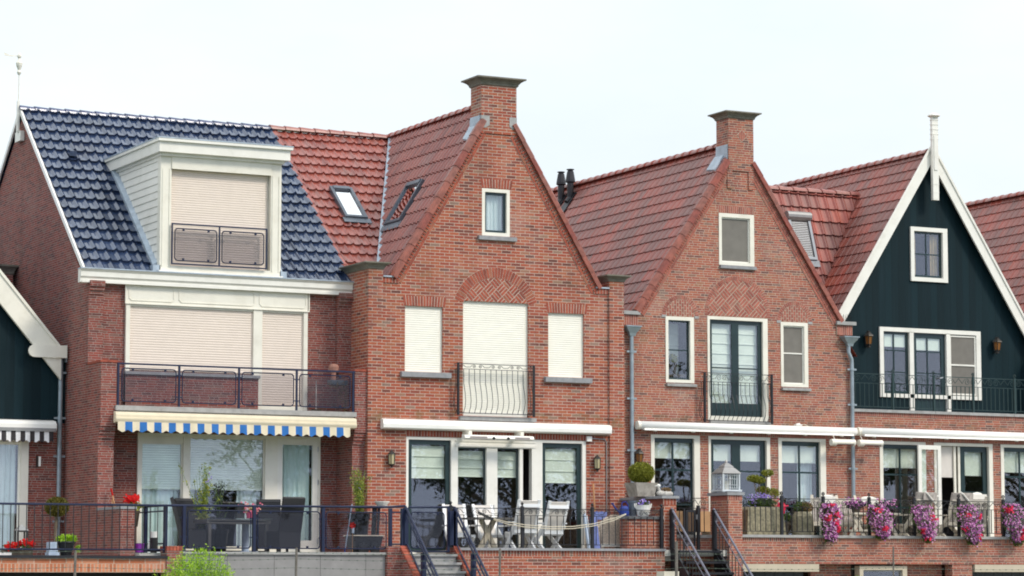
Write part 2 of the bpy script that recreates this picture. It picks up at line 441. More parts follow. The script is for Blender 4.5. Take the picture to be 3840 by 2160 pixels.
def slats(b, x0, x1, z0, z1, y, pitch=.05, bulge=.006):
    """roller shutter curtain: curved slats"""
    n = max(1, round((z1-z0)/pitch)); h = (z1-z0)/n
    prof = []
    for i in range(n):
        z = z0+i*h
        prof += [(y, z), (y-bulge*.8, z+h*.25), (y-bulge, z+h*.55), (y-bulge*.7, z+h*.85)]
    prof += [(y, z1), (y+.03, z1), (y+.03, z0)]
    vs0 = [(x0, py_, pz_) for py_, pz_ in prof]; vs1 = [(x1, py_, pz_) for py_, pz_ in prof]
    for i in range(len(prof)-1):
        b.f([vs0[i], vs1[i], vs1[i+1], vs0[i+1]])
    b.f(vs0); b.f(vs1)

def pleats(b, x0, x1, z0, z1, y, amp=.03, pitch=.11):
    n = max(4, int((x1-x0)/pitch*6)); pts = [(x0+(x1-x0)*i/n, y+amp*math.sin(2*PI*i/6)*(.6+.4*math.sin(i*.37))) for i in range(n+1)]
    for (xa, ya), (xb, yb) in zip(pts, pts[1:]):
        b.f([(xa,ya,z0),(xb,yb,z0),(xb,yb,z1),(xa,ya,z1)])

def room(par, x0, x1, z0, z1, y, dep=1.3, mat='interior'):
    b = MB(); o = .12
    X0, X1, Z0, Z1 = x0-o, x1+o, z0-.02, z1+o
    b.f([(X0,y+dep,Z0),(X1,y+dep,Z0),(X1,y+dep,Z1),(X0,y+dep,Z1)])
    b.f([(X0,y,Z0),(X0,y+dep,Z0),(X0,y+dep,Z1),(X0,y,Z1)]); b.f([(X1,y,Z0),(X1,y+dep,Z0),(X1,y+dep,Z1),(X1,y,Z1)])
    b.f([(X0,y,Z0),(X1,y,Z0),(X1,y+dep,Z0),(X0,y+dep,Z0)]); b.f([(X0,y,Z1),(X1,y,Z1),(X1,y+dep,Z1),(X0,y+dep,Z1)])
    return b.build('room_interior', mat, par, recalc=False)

def sash(par, x0, x1, z0, z1, y, w, mat, vx=(), hz=(), mw=.028, gm='window_glass', bt=None, name='sash', dep=.045):
    b = MB(); bt = w if bt is None else bt
    ring(b, x0, x1, z0, z1, y, y+dep, w, bt=bt)
    for x in vx: b.box(x-mw/2, x+mw/2, y+.006, y+dep-.006, z0+bt, z1-w)
    xs = [x0+w]+[v for x in vx for v in (x-mw/2, x+mw/2)]+[x1-w]
    for z in hz:
        for i in range(0, len(xs), 2): b.box(xs[i], xs[i+1], y+.008, y+dep-.008, z-mw/2, z+mw/2)
    s = b.build(name, mat, par)
    b = MB(); b.box(x0+w-.004, x1-w+.004, y+dep/2-.004, y+dep/2+.004, z0+bt-.004, z1-w+.004); b.build('pane', gm, par)
    return s

def blind(par, x0, x1, z0, z1, y, mat='blind_green', folds=0, name='blind'):
    y -= .05
    b = MB(); n = max(1, folds)
    h = (z1-z0)/n
    for i in range(n):
        za, zb = z0+i*h, z0+(i+1)*h
        b.f([(x0,y,za),(x1,y,za),(x1,y+(.012 if folds else 0),zb),(x0,y+(.012 if folds else 0),zb)])
        if folds: b.f([(x0,y-.012,za),(x1,y-.012,za),(x1,y,za+.03),(x0,y,za+.03)])
    return b.build(name, mat, par, recalc=False)

def curtain(par, x0, x1, z0, z1, y, mat='curtain', amp=.03, pitch=.11):
    b = MB(); pleats(b, x0, x1, z0, z1, y, amp, pitch); return b.build('curtain', mat, par, recalc=False, smooth=False)

def frame(par, name, x0, x1, z0, z1, y, dep, mat, l, r=None, bt=None, tp=None, extra=()):
    b = MB(); ring(b, x0, x1, z0, z1, y, y+dep, l, r, bt, tp)
    for e in extra: b.box(*e)
    return b.build(name, mat, par)

def sill(par, x0, x1, z0, z1, y0, y1, mat='bluestone', name='sill'):
    b = MB(); b.px([(y0, z0), (y1, z0), (y1, z1), (y0, z1-.015)], x0, x1); return b.build(name, mat, par)

def soldiers(b, x0, x1, z0, z1, y, pitch, splay=0., mj=.014, proud=.004, dep=.02):
    n = max(1, round((x1-x0)/pitch)); p = (x1-x0)/n; xm = (x0+x1)/2
    b.m = 1; b.box(x0-.004, x1+.004, y-.002, y+dep, z0, z1); b.m = 0
    for i in range(n):
        a, c = x0+i*p+mj/2, x0+(i+1)*p-mj/2
        s = splay*((a+c)/2-xm)/max(.01, (x1-x0)/2)
        b.py([(a, z0), (c, z0), (c+s, z1), (a+s, z1)], y-proud-rnd.random()*.003, y+dep)

def arch_ring(b, cx, cz, r0, r1, a0, a1, y, pitch, mj=.012, proud=.006):
    n = round((a1-a0)*(r0+r1)/2/pitch); st = (a1-a0)/n
    P = lambda r, a: (cx+r*math.cos(a), cz+r*math.sin(a))
    b.m = 1
    for i in range(n):
        a, c = a0+i*st, a0+(i+1)*st
        b.py([P(r0, a), P(r1, a), P(r1, c), P(r0, c)], y-.002, y+.02)
    b.m = 0
    for i in range(n):
        g = mj/2
        a, c = a0+i*st, a0+(i+1)*st
        pts = [P(r0+g, a+g/r0), P(r1-g, a+g/r1), P(r1-g, c-g/r1), P(r0+g, c-g/r0)]
        b.py(pts, y-proud-rnd.random()*.003, y+.02)

def clip_convex(poly, clip):
    out = poly
    for i in range(len(clip)):
        (ax, ay), (bx, by) = clip[i], clip[(i+1) % len(clip)]
        inp, out = out, []
        side = lambda p: (bx-ax)*(p[1]-ay)-(by-ay)*(p[0]-ax)
        for j in range(len(inp)):
            p, q = inp[j], inp[(j+1) % len(inp)]
            sp, sq = side(p), side(q)
            if sp >= 0: out.append(p)
            if (sp >= 0) != (sq >= 0):
                t = sp/(sp-sq); out.append((p[0]+(q[0]-p[0])*t, p[1]+(q[1]-p[1])*t))
        if len(out) < 3: return []
    return out

def tympanum(b, cx, cz, r, zb, y, style, bl=.19, bw=.056, mj=.02):
    """panel of patterned brick inside an arch (convex segment)"""
    a0 = math.asin(max(-1, (zb-cz)/r)); N = 28
    clip = [(cx+r*math.cos(a0+(PI-2*a0)*i/N), cz+r*math.sin(a0+(PI-2*a0)*i/N)) for i in range(N+1)]
    b.m = 1; b.py(clip, y-.001, y+.02); b.m = 0
    def put(poly):
        q = clip_convex(poly, clip)
        if len(q) >= 3:
            ar = abs(sum(q[i][0]*q[(i+1) % len(q)][1]-q[(i+1) % len(q)][0]*q[i][1] for i in range(len(q))))/2
            if ar > 2e-4: b.py(q, y-.006-rnd.random()*.003, y+.01)
    if style == 'weave':
        s = bl+mj; c45 = math.sqrt(.5)
        rot = lambda x, z: (cx+(x-z)*c45, cz+(x+z)*c45)
        k = int(2*r/s)+3
        for i in range(-k, k):
            for j in range(-k, k):
                for m in range(3):
                    w = s/3
                    if (i+j) % 2: x0, x1, z0, z1 = i*s, i*s+bl, j*s+m*w, j*s+m*w+w-mj
                    else: x0, x1, z0, z1 = i*s+m*w, i*s+m*w+w-mj, j*s, j*s+bl
                    put([rot(x0, z0), rot(x1, z0), rot(x1, z1), rot(x0, z1)])
    else:
        n = int(2*r/(bw+mj))+2
        for i in range(-n//2, n//2+1):
            for j in range(-1, 8):
                x0 = cx+i*(bw+mj)-bw/2; z0 = zb-.1+j*.12+(.06 if i % 2 else 0)
                put([(x0, z0), (x0+bw, z0), (x0+bw, z0+.12-mj), (x0, z0+.12-mj)])

def raking(b, p, q, y, side, w1=.12, w2=.062, pitch=.075, proud=.03, tooth=True, gap=.02):
    """brick bands that follow the gable slope from p (low) to q (high); side +1: band lies right of p->q"""
    P, Q = V((p[0], 0, p[1])), V((q[0], 0, q[1])); t = (Q-P); L = t.length; t.normalize()
    nrm = V((t.z, 0, -t.x))*side
    def quad(s0, s1, n0, n1, y0, y1):
        A = P+t*s0; B = P+t*s1
        pts = [A+nrm*n0, B+nrm*n0, B+nrm*n1, A+nrm*n1]
        b.py([(v.x, v.z) for v in pts], y0, y1)
    b.m = 1; quad(0, L, 0, w1+gap+w2, y-.004, y+.02)
    b.m = 0
    n = int(L/pitch)
    for i in range(n):
        s = i*pitch
        quad(s, s+pitch*(.62 if tooth else .8), 0, w1, y-proud-rnd.random()*.004, y)
    m = int(L/.22)
    for i in range(m): quad(i*L/m, (i+1)*L/m-.012, w1+gap*.6, w1+gap*.6+w2, y-.012-rnd.random()*.004, y)

def tiles(name, mat, par, O, U, S, W, H, tw, tl, amp, lift, style='pan', clips=(), us0=0):
    """roof covering as courses of profiled tiles: O lower corner, U along the eave, S up the slope"""
    O, U, S = V(O), V(U).normalized(), V(S).normalized(); N = U.cross(S)
    if N.z < 0: N = -N
    b = MB(); nc = math.ceil(W/tw); nr = math.ceil(H/tl); ns = 10
    def prof(t):
        if style == 'pan': return amp*(math.exp(-(abs(t-.5)/.125)**2.4)+.1*abs(t-.5))
        if style == 'flat': return amp*(.9*math.exp(-((t-.12)/.1)**2)+.35*math.exp(-((t-.62)/.14)**2))
        return amp*(.5+.5*math.cos(2*PI*(t-.5)))
    for k in range(nr):
        s0, s1 = k*tl-.02, min((k+1)*tl, H)
        lo, up, dn, l2 = [], [], [], []
        for i in range(nc*ns+1):
            u = i*tw/ns
            if u > W+1e-6: u = W
            h = prof((i % ns)/ns)
            jit = .006*math.sin(i//ns*12.9+k*7.1)
            lo.append(b.bm.verts.new(O+U*u+S*(s0+jit)+N*(lift+h)))
            l2.append(b.bm.verts.new(O+U*u+S*(s0+jit)+N*(lift+h)))
            up.append(b.bm.verts.new(O+U*u+S*s1+N*(h)))
            dn.append(b.bm.verts.new(O+U*u+S*(s0+jit+.012)+N*(h*.6-.012)))
        for i in range(nc*ns):
            uv = (us0+i//ns+.5, k+.5)
            for q in ((lo[i], lo[i+1], up[i+1], up[i]), (dn[i], dn[i+1], l2[i+1], l2[i])):
                fc = b.bm.faces.new(q); fc.smooth = q[0] is lo[i]
                for l in fc.loops: l[b.uv].uv = uv
    for co, no in clips:
        bmesh.ops.bisect_plane(b.bm, geom=b.bm.verts[:]+b.bm.edges[:]+b.bm.faces[:], plane_co=co, plane_no=no, clear_outer=True)
    return b.build(name, mat, par, recalc=False)

def ridge_tiles(b, p, q, r=.11, pitch=.36, drop=.09):
    P, Q = V(p), V(q); t = Q-P; L = t.length; t.normalize(); a = t.cross(V((0,0,1))).normalized(); up = a.cross(t)
    n = max(1, round(L/pitch)); st = L/n
    for i in range(n):
        A = P+t*(i*st-.03); B = P+t*((i+1)*st)
        ra, rb = r*1.14, r*.9
        la = []; lb = []
        for k in range(9):
            an = PI*(k/8); la.append(A+(a*math.cos(an)*ra)+up*(math.sin(an)*ra*.8-drop)); lb.append(B+(a*math.cos(an)*rb)+up*(math.sin(an)*rb*.8-drop))
        b.hull(la, lb)

def verge_tiles(b, p, q, wf, wt, pitch, side, y0, yback):
    """angled edge tiles covering the gable edge from p (low) to q (high) at the front"""
    P, Q = V((p[0], 0, p[1])), V((q[0], 0, q[1])); t = Q-P; L = t.length; t.normalize()
    nr = V((-t.z, 0, t.x))
    if nr.z < 0: nr = -nr
    n = max(1, round(L/pitch)); st = L/n
    for i in range(n):
        s0, s1 = i*st-.025, (i+1)*st
        pr = []
        for s, e in ((s0, .012), (s1, .0)):
            A = P+t*s
            pr.append([A+V((0,y0-e,0))-nr*wf, A+V((0,y0-e,0))+nr*e, A+V((0,y0+.06,0))+nr*(e+.045), A+V((0,yback,0))+nr*(e+.02), A+V((0,yback,0))-nr*.03, A+V((0,y0+.05,0))-nr*wf])
        b.hull(pr[0], pr[1])

def scroll(cx, cz, r, hand, turns=1.4, n=14, a0=0.):
    pts = []
    for i in range(n+1):
        f = i/n; a = a0+hand*2*PI*turns*f
        rr = r*(1-.8*f); pts.append((cx+rr*math.cos(a), cz+rr*math.sin(a)))
    return pts

def bars(b, xs, y, z0, z1, r=.008):
    for x in xs: b.box(x-r, x+r, y-r, y+r, z0, z1)

def frange(a, c, st):
    n = max(1, round((c-a)/st)); return [a+(c-a)*i/n for i in range(n+1)]

def glass_panel(rail, x0, x1, z0, z1, y, lug=True, mat='navy_metal'):
    """rounded tube frame holding a smoked glass sheet"""
    r = .06; pts = []
    for cx, cz, a in ((x1-r, z1-r, 0), (x0+r, z1-r, 90), (x0+r, z0+r, 180), (x1-r, z0+r, 270)):
        for k in range(4):
            an = math.radians(a+30*k); pts.append((cx+r*math.cos(an), y, cz+r*math.sin(an)))
    b = MB(); b.tube(pts, .014, 6, closed=True)
    if lug:
        w = x1-x0
        for x in (x0+w*.2, x1-w*.2):
            for z in (z0+.03, z1-.03): b.box(x-.02, x+.02, y-.018, y+.018, z-.018, z+.018)
    pf = b.build('panel_frame', mat, rail)
    b = MB(); b.box(x0+.025, x1-.025, y-.004, y+.004, z0+.025, z1-.03); b.build('glass_sheet', 'smoked_glass', pf)

def ornate_rail(rail, x0, x1, y, zt, zm, zb, post_xs, mat, pitch=.13, r=.008, sc=.07, posts=True, finial='ball', zpost=None, zfoot=None, postw=.035, wavy=False):
    """wrought-iron railing: scroll band between two top rails over upright bars"""
    b = MB()
    b.box(x0, x1, y-.014, y+.014, zt-.016, zt); b.box(x0, x1, y-.01, y+.01, zm-.012, zm); b.box(x0, x1, y-.012, y+.012, zb, zb+.014)
    h = zt-zm; rr = h*.36
    per = .64
    n = max(1, round((x1-x0)/per)); p = (x1-x0)/n
    for i in range(n):
        c0 = x0+i*p
        zc = (zt+zm)/2-.004
        for cx, hd, a0, ln in ((c0+p*.14, 1, PI/2, 1), (c0+p*.86, -1, PI/2, -1)):
            pts = scroll(cx, zc, rr, hd*1., 1.5, 14, a0-hd*0)
            b.tube([(x, y, z) for x, z in pts], .0075, 4)
            e = c0+p*.5
            b.tube([(cx, y, zc+rr), (cx+ln*p*.12, y, zc+rr*.6), (cx+ln*p*.2, y, zc-rr*.5), (e, y, zc-rr*.9 if not wavy else zc+rr)], .0075, 4)
    b.build('scroll_frame', mat, rail)
    b = MB(); bars(b, [x for x in frange(x0+pitch/2, x1-pitch/2, pitch)], y, zb+.01, zm-.006, r); b.build('balusters', mat, rail)
    if posts:
        for x in post_xs:
            b = MB(); w = postw/2; zp = zpost or zt+.06; zf = zfoot if zfoot is not None else zb-.06
            b.box(x-w, x+w, y-w, y+w, zf, zp)
            if finial == 'ball':
                b.lathe([(w*1.3, 0), (w*.8, .02), (.012, .03), (.012, .035), (.03, .055), (.032, .07), (.02, .092), (.003, .1)], x, y, zp, 10)
            else:
                b.lathe([(w*1.4, -.1), (w*.7, -.03), (.014, 0), (.012, .02)], x, y, zp, 8)
                for k in range(4):
                    pts = [(x+.034*math.sin(a)*math.cos(k*PI/4), y+.034*math.sin(a)*math.sin(k*PI/4), zp+.055-.04*math.cos(a)) for a in [i*2*PI/8 for i in range(9)]]
                    b.tube(pts, .005, 4)
            b.build('post', mat, rail)

def cove_cap(b, x0, x1, y0, y1, z0, z1, ov):
    """moulded stone cap flaring outward to the top"""
    h = z1-z0; prof = [(-.0, 0), (.15, .12), (.2, .3), (.42, .55), (.82, .78), (1, .82), (1, 1)]
    rings = []
    for f, zf in prof:
        o = ov*f; z = z0+h*zf
        rings.append([b.bm.verts.new(p) for p in ((x0-o,y0-o,z),(x1+o,y0-o,z),(x1+o,y1+o,z),(x0-o,y1+o,z))])
    for A, B in zip(rings, rings[1:]):
        for k in range(4): b.bm.faces.new((A[k], A[(k+1) % 4], B[(k+1) % 4], B[k])).material_index = b.m
    b.bm.faces.new(rings[0][::-1]).material_index = b.m; b.bm.faces.new(rings[-1]).material_index = b.m

def valance(b, x0, x1, z0, z1, y, n_str, ma, mb, first=0, scallop=.03):
    """hanging striped flap with a scalloped hem"""
    k = 6; sw = (x1-x0)/n_str
    for i in range(n_str):
        b.m = ma if (i+first) % 2 == 0 else mb
        for j in range(k):
            xa, xb = x0+sw*(i+j/k), x0+sw*(i+(j+1)/k)
            f = lambda x: z0+scallop*.5*(1+math.cos(2*PI*(x-x0)/(sw*1.33)))
            g = lambda x: y+.012*math.sin(2*PI*(x-x0)/(sw*2.3))
            b.f([(xa,g(xa)-.01,f(xa)),(xb,g(xb)-.01,f(xb)),(xb,y,z1),(xa,y,z1)])
            b.f([(xa,g(xa)-.004,f(xa)),(xa,y+.006,z1),(xb,y+.006,z1),(xb,g(xb)-.004,f(xb))])
EXPO = .62; CLOUD = (5.7,6.1,6.3); CLO = .75; BANK_FILL = (5.9,6.9,9.2)
# ================================================================== HOUSE with blue tiles
A1 = thing('terraced_house', 'brick house with glossy blue roof tiles, wide cream dormer and closed roller shutters', 'house', (-6, 1, 0))
b = MB()
YW = .97
b.wall([(-8.96,0),(-3.02,0),(-3.02,8.05),(-8.96,8.05)], [b.rect(-7.84,-3.75,2.45,4.92)], YW, YW+.25)
# left gable wall seen from the side
b.px([(YW+.25,0),(10.6,0),(10.6,8.0),(5.75,12.15),(YW+.25,8.1)], -8.96, -8.7)
b.build('wall', 'brick_dark', A1)
# projecting side wings of the balcony, stepped back at the bottom
for x0, x1 in ((-8.963,-8.63),(-3.36,-3.075)):
    b = MB(); b.px([(.12,2.3),(YW+.02,2.3),(YW+.02,6.28),(0,6.28),(0,4.98),(.03,4.98),(.03,4.9),(.06,4.9),(.06,4.82),(.09,4.82),(.09,4.74),(.12,4.74)], x0, x1)
    b.build('wing_wall', 'brick_dark', A1)
for x0, x1 in ((-8.967,-8.65),(-3.4,-3.075)):
    b = MB(); b.px([(.85,6.3),(YW+.02,6.3),(YW+.02,8.02),(.74,8.02),(.74,7.9),(.78,7.9),(.78,7.82),(.82,7.82),(.82,7.74),(.85,7.74)], x0, x1)
    b.build('corner_pilaster', 'brick_dark', A1)
for x0, x1 in ((-8.98,-8.61),(-3.37,-3.08)):
    b = MB(); b.box(x0, x1, -.015, YW-.14, 6.28, 6.325); b.build('coping', 'brick_loose', A1)
# upper window front
w = frame(A1, 'shuttered_window', -8.14, -4.07, 5.45, 7.98, YW-.07, .07, 'cream_paint', .09, .09, .0, .4, extra=[(-5.31,-5.11,YW-.07,YW,5.45,7.58),(-8.05,-5.31,YW-.05,YW,7.54,7.58),(-5.11,-4.16,YW-.05,YW,7.54,7.58),(-5.11,-4.16,YW-.055,YW,5.45,5.56)])
b = MB(); ring(b, -8.17,-4.04,7.58,8.0,YW-.1,YW-.06,.02)
for x0, x1 in ((-8.08,-7.1),(-6.98,-5.3),(-5.18,-4.12)):
    for s in (0,):
        pts = [(x0+.05,7.66),(x1-.05,7.66),(x1,7.71),(x1,7.9),(x1-.05,7.95),(x0+.05,7.95),(x0,7.9),(x0,7.71)]
        b.tube([(x,YW-.075,z) for x, z in pts], .012, 4, closed=True)
b.build('panel_moulding', 'cream_paint', w)
for x0, x1, z0 in ((-8.05,-5.31,6.22),(-5.11,-4.16,5.58)):
    b = MB(); slats(b, x0, x1, z0, 7.54, YW-.012, .052); b.build('roller_shutter', 'shutter_pink', w)
b = MB(); b.box(-8.14,-5.2,YW-.09,YW+.01,5.4,6.12); b.build('parapet_panel', 'brick_dark', A1)
sill(A1, -8.16, -5.17, 6.12, 6.19, YW-.14, YW, 'bluestone')
# balcony slab
b = MB(); b.box(-8.66,-3.34,-.06,YW,5.31,5.41); b.build('balcony_edge', 'stone', A1)
b = MB(); b.box(-8.62,-3.38,.02,YW,5.1,5.31); b.build('balcony_slab', 'white_paint', A1)
# ground floor window wall
g = frame(A1, 'window', -7.84, -6.75, 2.5, 4.92, YW-.06, .12, 'cream_paint', .09, .09, .06, .07)
b = MB(); b.box(-7.75,-6.84,YW-.03,YW+.03,4.72,4.85); b.build('shutter_box', 'cream_paint', g)
sash(g, -7.75,-6.84,2.56,4.72, YW+.0, .03, 'cream_paint', gm='curtain_glass')
b = MB(); slats(b, -7.73,-6.86,3.76,4.7,YW+.08,.05,.008); b.build('blind', 'blind_green', g)
curtain(g, -7.74,-6.85,2.55,3.9,YW+.2)
room(g, -7.75,-6.84,2.5,4.8,YW+.14)
g = frame(A1, 'window', -6.75, -4.93, 2.5, 4.92, YW-.06, .12, 'cream_paint', .06, .08, .06, .07)
sash(g, -6.69,-5.01,2.56,4.85, YW+.0, .025, 'cream_paint')
b = MB(); slats(b, -6.67,-5.03,3.76,4.83,YW+.08,.05,.008); b.build('blind', 'blind_green', g)
curtain(g, -5.55,-5.02,2.55,3.9,YW+.2); curtain(g, -6.68,-6.5,2.55,3.9,YW+.2)
room(g, -6.69,-5.01,2.5,4.8,YW+.14)
g = frame(A1, 'door', -4.93, -3.75, 2.42, 4.92, YW-.06, .12, 'cream_paint', .2, .05, .0, .06)
sash(g, -4.73,-3.8,2.42,4.86, YW-.04, .12, 'white_paint', gm='curtain_glass', bt=.3, name='door_leaf', dep=.06)
b = MB(); b.box(-4.69,-4.66,YW-.08,YW-.04,3.42,3.56); b.build('handle', 'silver', g)
for z in (2.65,3.35,3.9,4.6):
    b = MB(); b.box(-3.81,-3.785,YW-.06,YW-.035,z,z+.11); b.build('hinge', 'silver', g)
curtain(g, -4.6,-3.93,2.7,4.75,YW+.12); room(g, -4.73,-3.8,2.5,4.8,YW+.14)
# gutter cornice
b = MB()
b.px([(.95,7.98),(.8,7.98),(.8,8.06),(.765,8.1),(.765,8.2),(.72,8.25),(.95,8.25)], -9.17, -3.085)
b.px([(.79,7.975),(YW+.04,7.975),(YW+.04,8.03),(.79,8.03)], -9.14,-3.09)
b.build('gutter', 'white_paint', A1)
b = MB(); b.box(-9.18,-3.08,.71,.95,8.252,8.275); b.build('gutter_lining', 'lead', A1)
SL = .864; ZE = 8.27; YE = .95
hyp = math.hypot(1, SL); S1 = (0, 1/hyp, SL/hyp); H1 = (5.72-YE)*hyp
tiles('roof', 'tiles_blue', A1, (-9.0,YE-.02,ZE-.05), (1,0,0), S1, 6.0, H1, .232, .385, .055, .058, 'pan')
tiles('roof', 'tiles_blue', A1, (-3.0,5.72+4.77,ZE-.05), (-1,0,0), (0,-1/hyp,SL/hyp), 6.0, H1, .232, .385, .055, .058, 'pan')
b = MB(); ridge_tiles(b, (-9.03,5.72,12.395), (-3.02,5.72,12.395), .125, .35); b.build('ridge', 'ridge_blue', A1, smooth=False)
for y0, z0, y1, z1 in ((.93,8.2,5.72,12.33),(10.5,8.2,5.72,12.33)):
    b = MB(); b.beam((-9.025,y0,z0-.02),(-9.025,y1,z1-.02),.1,.04,(1,0,0))
    b.build('verge_board', 'bright_white', A1)
b = MB(); b.box(-9.06,-8.97,5.55,5.95,11.6,11.82); b.box(-9.1,-9.05,5.66,5.74,11.8,12.5); b.build('ridge_bracket', 'white_paint', A1)
b = MB(); b.tube([(-9.07,5.7,12.4),(-9.07,5.7,13.45)], .013, 6)
b.lathe([(.03,0),(.055,.05),(.03,.1),(.07,.2),(.08,.26),(.04,.32),(.025,.36),(.05,.4),(.05,.44),(.01,.5)], -9.07, 5.7, 13.1, 10)
b.build('finial', 'cream_paint', A1)
b = MB(); b.py([(-9.42,13.51),(-9.3,13.49),(-9.07,13.51),(-9.07,13.525),(-9.3,13.53),(-9.42,13.58)],5.697,5.703); b.py([(-9.07,13.5),(-9.06,13.5),(-9.06,13.56),(-9.07,13.56)],5.69,5.71)
b.build('weather_vane', 'cream_paint', A1)
# vents on the roof
for x, y in ((-8.3,4.2),(-7.35,3.85)):
    b = MB()
    z = ZE+SL*(y-YE)
    b.hull([(x-.08,y-.1,z+.02),(x+.08,y-.1,z+.02),(x+.08,y+.12,z+.1),(x-.08,y+.12,z+.1)], [(x-.07,y-.12,z+.13),(x+.07,y-.12,z+.13),(x+.07,y+.1,z+.19),(x-.07,y+.1,z+.19)])
    b.build('roof_vent', 'tiles_blue', A1)
# dormer: parts of parts
xa, xb = -7.42, -4.74; YD = .9
b = MB(); b.px([(YD+.12,8.32),(YD+.12,10.75),(3.95,10.75)], xa+.02, xb-.02); dm = b.build('dormer', 'white_paint', A1)
for xx, sg in ((xa, -1), (xb, 1)):
    b = MB()
    for i in range(15):   # weatherboarded cheeks
        z0 = 8.42+i*.158; z1 = z0+.155; yb = 1.13+(z0-8.3)/SL
        q = [(xx+sg*.022,YD+.12,z0),(xx+sg*.022,yb,z0),(xx+sg*.006,yb+.18,z1),(xx+sg*.006,YD+.12,z1)]
        b.f(q); b.f([(xx+sg*.022,YD+.12,z0),(xx+sg*.022,yb,z0),(xx,yb,z0),(xx,YD+.12,z0)])
    b.build('cheek', 'white_paint', dm, recalc=False)
b = MB()
ring(b, xa-.02, xb+.02, 8.3, 10.74, YD-.04, YD+.14, .24, .24, .12, .26)
b.box(xa+.22, xb-.22, YD-.07, YD-.03, 10.46, 10.72)
for x in (xa+.02, xa+.17, xb-.04, xb-.19): b.box(x, x+.02, YD-.055, YD-.04, 8.4, 10.46)
b.build('dormer_frame', 'cream_paint', dm)
b = MB(); slats(b, -7.17,-5.0,8.42,10.47,YD+.08,.05); b.build('roller_shutter', 'shutter_pink', dm)
b = MB()
for o, z0, z1 in ((.05,10.72,10.78),(.13,10.78,11.0),(.17,11.0,11.06)):
    b.box(xa-o, xb+o, YD-.05-o*1.6, 1.1+(z1-8.3)/SL+.1, z0+.0005, z1)
b.build('cornice', 'white_paint', dm)
b = MB(); b.box(xa-.18, xb+.18, YD-.33, 4.35, 11.061, 11.085); b.build('dormer_roofing', 'lead', dm)
for xx, sg in ((xa, -1), (xb, 1)):
    b = MB(); b.hull([(xx-.01*sg,1.02,8.36),(xx+sg*.12,1.02,8.38),(xx+sg*.12,1.0,8.44),(xx-.01*sg,1.0,8.5)], [(xx-.01*sg,3.9,10.82),(xx+sg*.12,3.9,10.84),(xx+sg*.12,3.86,10.9),(xx-.01*sg,3.86,10.96)])
    b.box(min(xx,xx+sg*.16), max(xx,xx+sg*.16), .86, 1.06, 8.28, 8.42); b.build('flashing', 'lead', dm)
b = MB(); b.box(xa-.05, xb+.05, .8, 1.1, 8.276, 8.31); b.build('dormer_sill', 'white_paint', dm)

# ================================================================== HOUSE with centre brick gable (nearer)
A2 = thing('terraced_house', 'red brick gable house with closed white shutters and big front chimney', 'house', (0, 1, 0))
uc = .047; SG = 1.66; ZR = 12.35
b = MB()
b.wall([(-3.07,0),(3.15,0),(3.15,8.3),(2.42,8.32),(.46,11.55),(.46,11.95),(-.39,11.95),(-.39,11.55),(-2.33,8.32),(-3.07,8.3)],
       [b.rect(-2.2,-1.305,6.32,7.73), b.rect(-.82,.77,5.41,7.9), b.rect(1.26,2.15,6.32,7.73), b.rect(-.365,.315,9.35,10.385), b.rect(-2.16,2.2,2.42,4.93)], 0, .25)
b.box(-3.08,-2.74,-.05,1.15,2.4,8.47); b.box(2.77,3.14,-.05,.3,2.4,8.48)
b.build('wall', 'brick_red', A2)
b = MB(); cove_cap(b, -3.08,-2.74,-.05,1.15,8.47,8.62,.13); b.build('pier_cap', 'cap_stone', A2)
b = MB(); cove_cap(b, 2.77,3.14,-.05,.6,8.48,8.63,.13); b.build('pier_cap', 'cap_stone', A2)
for x0, x1 in ((-2.74,-2.4),(2.44,2.77)):
    b = MB(); b.box(x0,x1,-.06,.2,8.32,8.35); b.build('shoulder_lead', 'lead', A2)
# chimney
b = MB(); b.box(-.395,.465,-.03,.5,11.95,12.66); b.box(-.39,.46,-.03,.0,11.6,11.95); ch = b.build('chimney', 'brick_chimney', A2)
b = MB(); cove_cap(b, -.4,.47,-.035,.505,12.66,12.84,.16); b.build('chimney_cap', 'cap_stone', ch)
b = MB(); b.py([(-.397,11.72),(-.31,11.72),(-.2,11.78),(-.2,11.99),(-.397,11.99)], -.04, .2); b.build('corner_stone', 'stone', ch)
b = MB(); b.py([(.29,11.78),(.38,11.72),(.467,11.78),(.467,11.99),(.29,11.99)], -.04, .2)
b.build('corner_stone', 'stone', ch)
b = MB(); b.hull([(-.43,.02,11.72),(-.395,.02,11.72),(-.395,.5,11.72),(-.43,.5,11.72)],[(-.415,.02,12.0),(-.395,.02,12.0),(-.395,.5,12.0),(-.415,.5,12.0)]); b.build('flashing', 'lead', ch)
b = MB(); b.hull([(-.6,.18,11.42),(-.4,.18,11.75),(-.4,.55,11.75),(-.55,.55,11.5)],[(-.62,.18,11.46),(-.41,.18,11.82),(-.41,.55,11.82),(-.57,.55,11.54)])
b.build('flashing', 'lead', ch)
# lintels, arch
for q in ((-2.23,-1.25,7.73,7.945),(1.23,2.22,7.73,7.945),(-.38,.36,10.4,10.59)):
    b = MB(); soldiers(b, *q, 0,.0665,.03); b.build('lintel', ['brick_loose','mortar'], A2)
b = MB(); a0 = math.asin(.33/1.06); arch_ring(b, -.02, 7.6, .83, 1.06, a0, PI-a0, 0, .068); tympanum(b, -.02, 7.6, .825, 7.9, 0, 'weave')
b.build('arch_panel', ['brick_loose','mortar'], A2)
